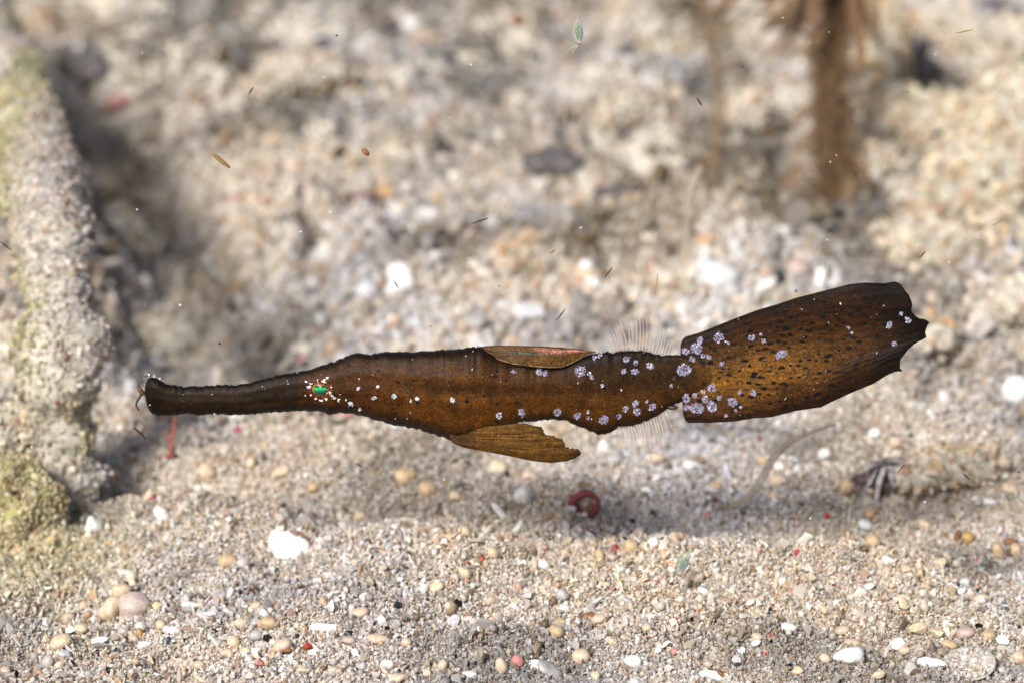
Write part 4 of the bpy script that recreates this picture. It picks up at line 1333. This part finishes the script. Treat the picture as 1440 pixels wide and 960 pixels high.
# ------------------------------------------------------------------ weeds
g = ground(1168, 300)
al = empty("brown_alga", g, "tall brown alga with thick fuzzy stalk rising past the top edge at right", "seaweed")
top = g + Vector((.25, .4, 5.6))
for_w = .46
stalk = smooth_path([g + Vector((0, 0, -.3)), g + Vector((.0, .1, 1.2)), g + Vector((-.1, .2, 2.6)), g + Vector((.15, .3, 4.0)), top], 40)
v, f = tube(stalk, [.17 * (1.35 - .4 * k / 39) for k in range(40)], 24)
v = v + (v - np.repeat(np.array(stalk), 24, axis=0)) * (.35 * noise3(v, 3, 91) + .2 * noise3(v, 8, 92))[:, None]
build("stalk", v, f, M['alga'], al)
r = np.random.default_rng(3)
fz = Soup()
for k in range(3000):
    i = r.integers(2, 38)
    p = np.array(stalk[i]); d = r.normal(size=3); d[2] += .4; d /= np.linalg.norm(d)
    a = p + d * r.uniform(.12, .3); b = a + d * abs(r.normal(0, .34)) + d * .08 + np.array([0, 0, r.uniform(-.1, .1)])
    s_ = np.cross(d, r.normal(size=3)); s_ *= .06 / np.linalg.norm(s_)
    fz.add([a - s_, a + s_, b], [[0, 1, 2]])
o = fz.build("fuzz", M['alga2'], al, smooth=False); o["kind"] = 'stuff'


def blade(pts, w, name, mat, par):
    pts = smooth_path(pts, 16)
    v, f = [], []
    for i, p in enumerate(pts):
        t = i / 15
        ww = w * .7 * (.35 + 1.1 * math.sin(math.pi * min(1, t * .85 + .12))) * (1 + .15 * math.sin(i * 2.1))
        for sy in (-.02, .02):
            for k in (-1, -.5, 0, .5, 1):
                v.append((p[0] + k * ww, p[1] + sy + .12 * k * math.sin(i), p[2] + .05 * k * math.cos(i * 1.3)))
    m_ = 10
    for i in range(15):
        for k in range(4):
            a = i * m_ + k
            f.append([a, a + 1, a + m_ + 1, a + m_]); f.append([a + 5, a + 5 + m_, a + 6 + m_, a + 6])
        for k in (0, 4):
            a = i * m_ + k
            f.append([a, a + m_, a + 5 + m_, a + 5])
    build(name, v, f, mat, par)


G_ = lambda x, y, yy: np.array(at(x, y, yy))
Y0 = g.y
for k, (a, b, c_, w) in enumerate([((1165, -30), (1110, -20), (1085, 40), .32), ((1165, -20), (1060, -40), (1010, 30), .34), ((1165, -25), (1030, -60), (975, 25), .30), ((1170, -30), (1210, -30), (1235, 40), .3),
                                   ((1165, -30), (1185, -60), (1215, 80), .22), ((1168, 20), (1200, 20), (1212, 95), .18), ((1165, -30), (1130, -60), (1100, 55), .25), ((1165, 230), (1200, 220), (1225, 265), .2),
                                   ((1160, 240), (1125, 235), (1095, 285), .24), ((1165, 250), (1190, 250), (1195, 300), .2), ((1165, -20), (1150, -40), (1140, 60), .3)]):
    blade([G_(*a, Y0), G_(*b, Y0 - .4), G_(*c_, Y0 - .7)], w * .75, "frond", M['alga'] if k % 3 else M['alga2'], al)
rf = np.random.default_rng(15)
for k in range(26):
    hx, hy = rf.uniform(1060, 1240), rf.uniform(-70, 30)
    i_ = int(rf.integers(22, 39)); p0 = np.array(stalk[i_])
    tip = G_(hx if k % 4 else rf.uniform(965, 1080), hy + rf.uniform(30, 75), Y0 + rf.uniform(-1, .8))
    blade([p0, (p0 + tip) / 2 + np.array([0, 0, rf.uniform(.2, .7)]), tip], rf.uniform(.10, .2), "frond", M['alga2'] if k % 3 == 0 else M['alga'], al)
for k in range(12):
    i_ = int(rf.integers(4, 26)); p0 = np.array(stalk[i_])
    tip = p0 + np.array([rf.uniform(-.9, .9), rf.uniform(-.5, .5), rf.uniform(-.5, .5)])
    blade([p0, (p0 + tip) / 2 + np.array([0, 0, rf.uniform(.1, .35)]), tip], rf.uniform(.06, .14), "frond", M['alga2'] if k % 2 else M['alga'], al)


def stem(px0, py0, pts, r0, label, mat):
    b = ground(px0, py0)
    P_ = [np.array(b) + np.array([0, 0, -.2])] + [G_(x, y, b.y - .1 * i) for i, (x, y) in enumerate(pts)]
    sm = smooth_path(P_, 40)
    v, f = tube(sm, [r0 * (1.1 - .4 * k / 39) * (1 + .15 * math.sin(k * 1.7)) for k in range(40)], 10)
    o = build("thread_alga", v, f, mat, origin=b)
    tag(o, label, "seaweed")
stem(1006, 262, [(1006, 200), (1013, 140), (1002, 80), (996, 30), (985, -30)], .13, "thin olive alga stem standing left of the tall brown alga", M['alga2'])
stem(962, 425, [(960, 390), (966, 330), (968, 280), (985, 235)], .075, "faint thin olive stem rising behind the tail's front end", M['clear'])
# red alga sprig below the snout
g = ground(239, 640)
ra = empty("red_alga", g, "small red branching alga sprig standing under the snout", "seaweed")
for i, (pts, r0) in enumerate([([(239, 645), (241, 622), (244, 602), (246, 586)], .03), ([(241, 622), (236, 614), (231, 609)], .022), ([(239, 640), (230, 641), (222, 645)], .025), ([(240, 638), (249, 641)], .025), ([(243, 606), (248, 598)], .018)]):
    sm = smooth_path([G_(x, y, g.y - .05) for x, y in pts], 10)
    v, f = tube(sm, [r0 * (1.1 - .5 * k / 9) for k in range(10)], 8)
    build("branch", v, f, M['redalga'], ra)
# clear strand
g = ground(1010, 720)
sm = smooth_path([np.array(g)] + [G_(x, y, g.y - .25 * i) for i, (x, y) in enumerate([(1024, 714), (1040, 706), (1060, 690), (1076, 664), (1090, 640), (1110, 622), (1140, 608), (1175, 596)])], 60)
v, f = tube(sm, [.012 + .045 * math.sin(math.pi * min(1, k / 59 * .95 + .03)) for k in range(60)], 10)
tag(build("plant_strand", v, f, M['clear'], origin=g), "long clear brownish strand rising from the sand under the tail", "strand")
# hair-like threads on the sand at the left
for i, (pts, lab) in enumerate([([(214, 836), (226, 820), (246, 811), (272, 800), (296, 782)], "fine pale thread arching highest over sand behind the black dotted pebble"),
                                ([(222, 830), (240, 818), (262, 806), (285, 792), (300, 786)], "fine pale thread in the middle of its wisp behind the dotted pebble"),
                                ([(205, 818), (225, 812), (250, 809), (275, 803), (298, 800)], "fine pale thread lying lowest and flattest behind the dotted pebble")]):
    g = ground(pts[0][0], pts[0][1])
    sm = smooth_path([np.array(g)] + [np.array(ground(x, y + 4)) + np.array([0, -.05, .09]) for x, y in pts[1:]], 24)
    v, f = tube(sm, [.007] * 24, 6)
    tag(build("pale_thread", v, f, M['clear'], origin=g), lab, "thread", group="wisp of pale threads")

# ------------------------------------------------------------------ drifting things
def drift(px1, py1, px2, py2, r0, col, label, y=0, bend=0, nm="drifting_fibre", grp="fibres drifting in the water"):
    a, b = G_(px1, py1, y), G_(px2, py2, y + .1)
    m_ = (a + b) / 2 + np.array([bend * PX, 0, bend * PX])
    sm = smooth_path([a, m_, b], 12)
    v, f = tube(sm, [r0 * .75 * (.35 + .75 * math.sin(math.pi * (k + .8) / 12.6)) for k in range(12)], 8)
    o = build(nm, v, f, M['fibre'], origin=Vector(m_), cols=np.tile(col, (len(v), 1)))
    tag(o, label, "fibre", grp)


BR, RD, OC, PL = (.07, .03, .02), (.10, .025, .02), (.30, .19, .07), (.6, .55, .48)
for a in [(350, 133, 356, 123, .012, BR, "short dark fibre drifting near the upper left over the trough"),
          (297, 215, 323, 236, .034, OC, "thick ochre fibre drifting above the snout, fattest of the drifting fibres"),
          (663, 315, 686, 307, .014, BR, "dark curved fibre drifting high above the middle of the back"),
          (850, 391, 861, 376, .012, BR, "dark fibre drifting above the folded back fin, upper of two"),
          (782, 451, 795, 435, .011, BR, "dark fibre just above the folded back fin, lower of two"),
          (635, 758, 648, 747, .011, RD, "reddish fibre low over the sand left of the red ring"),
          (823, 741, 840, 754, .012, BR, "dark fibre hanging right in front of the red ring"),
          (1293, 363, 1301, 354, .011, BR, "dark fibre drifting above the torn tail tip"),
          (1354, 665, 1364, 674, .013, BR, "dark fibre with pale edge drifting right of the purple anemone"),
          (1262, 664, 1273, 652, .010, RD, "reddish fibre standing over the purple anemone"),
          (921, 415, 925, 385, .010, OC, "fine upright pale brown fibre above the clear back fin"),
          (554, 395, 560, 405, .009, BR, "short faint fibre left of centre above the back"),
          (772, 357, 781, 352, .011, OC, "short ochre fibre above the folded back fin"),
          (980, 138, 987, 149, .013, BR, "short beaded dark fibre left of the alga stalk"),
          (1344, 47, 1368, 42, .010, OC, "faint fibre drifting at the upper right corner"),
          (1262, 200, 1275, 190, .010, OC, "faint fibre drifting right of the alga stalk"),
          (188, 600, 205, 616, .018, RD, "reddish fibre drifting just below the hanging barbel"),
          (620, 379, 622, 391, .006, PL, "thin pale fibre drifting over the neck"),
          (540, 88, 553, 104, .006, PL, "thin pale fibre high at the top left of centre"),
          (0, 340, 16, 352, .010, BR, "dark fibre at the left edge beside the coral branch"),
          (1395, 318, 1412, 308, .009, OC, "faint fibre drifting near the right edge"),
          (500, 650, 509, 656, .009, BR, "short fibre drifting below the throat")]:
    drift(*a)
o = bpy.data.objects.get("drifting_fibre")
# dark red flake drifting
v = ICO2[0] * np.array([8, 3, 4]) * PX
a = R(40)
v = np.stack([v[:, 0] * math.cos(a) + v[:, 2] * math.sin(a), v[:, 1], -v[:, 0] * math.sin(a) + v[:, 2] * math.cos(a)], -1) * (1 + .15 * noise3(v * 30, 1.5, 3))[:, None]
p = at(514, 214, .6)
tag(build("red_flake", v + np.array(p), ICO2[1], M['brown'], origin=p), "small reddish brown flake drifting above the fish's neck", "flake")


def copepod(px, py, px2, py2, wid, label, y, tails):
    a, b = G_(px, py, y), G_(px2, py2, y)
    root = empty("copepod", Vector((a + b) / 2), label, "copepod", "copepods adrift")
    d = b - a; side = np.array([d[2], 0, -d[0]]); side /= np.linalg.norm(side)
    def bow(k, off): return a + d * k + side * off * PX
    sm = [bow(k, math.sin(math.pi * k) * wid * .12) for k in np.linspace(0, 1, 24)]
    v, f = tube(sm, [wid * PX * .5 * (.12 + math.sin(math.pi * min(1, (k + .6) / 24.2)) ** .7) * (1 + .06 * math.cos(k * 2.4)) for k in range(24)], 14)
    build("shell", v, f, M['shrimp'], root)
    sm = [bow(k, math.sin(math.pi * k) * wid * .10 + wid * .05) for k in np.linspace(.1, .8, 16)]
    v, f = tube(sm, [wid * PX * .17 * (.4 + math.sin(math.pi * (k + .5) / 16)) * (1 + .25 * math.sin(k * 1.6)) for k in range(16)], 8)
    build("gut", v, f, M['gut'], root)
    sm = [bow(k, -math.sin(math.pi * k) * wid * .30) for k in np.linspace(.25, .85, 14)]
    v, f = tube(sm, [wid * PX * .15 * (.3 + math.sin(math.pi * (k + .5) / 14)) for k in range(14)], 8)
    build("blue_flank", v, f, M['bluefilm'], root)
    for k in (-1, 1):
        e = ICO1[0] * PX * 1.1 + bow(.97, k * wid * .12) + np.array([0, -.02, 0])
        build("eye", e, ICO1[1], M['black'], root)
    for i, (x, yy, x2, y2) in enumerate(tails):
        sm = smooth_path([G_(x, yy, y), (G_(x, yy, y) + G_(x2, y2, y)) / 2 + side * .02, G_(x2, y2, y)], 8)
        v, f = tube(sm, [.008 * (1.1 - .8 * k / 7) for k in range(8)], 6)
        build("antenna", v, f, M['clear'], root)


copepod(812, 27, 815, 63, 13, "greenish blue copepod drifting alone at the top of the water", .3, [(813, 62, 792, 79), (815, 63, 805, 76), (813, 27, 815, 19)])
copepod(969, 775, 954, 808, 14, "clear copepod with green gut drifting low over the sand under the tail", -.2, [(969, 776, 972, 768), (970, 778, 976, 772), (954, 808, 946, 815), (957, 808, 962, 815)])
# specks of drifting matter
sp = Soup()
r = np.random.default_rng(77)
for k in range(230):
    x, y = r.uniform(0, 1440), r.uniform(0, 960)
    yy = r.normal(0, 1.6)
    if k < 30: yy = r.uniform(-1.5, .5)
    p = G_(x, y, yy)
    if p[2] < height(p[0], p[1]) + .1: continue
    pale = r.random() < .4
    c = (.85, .85, .85) if pale else ((.03, .025, .02) if r.random() < .6 else (.25, .17, .08))
    s_ = PX * (abs(r.normal(0, .5)) + .55)
    sp.add(OCT[0] * s_ * r.uniform(.6, 1.4, (1, 3)) + p, OCT[1], c)
o = sp.build("drifting_specks", M['specks'], origin=Vector((0, 0, 3)), smooth=False)
tag(o, "tiny pale and dark specks of matter adrift in the water", "specks", kind='stuff')
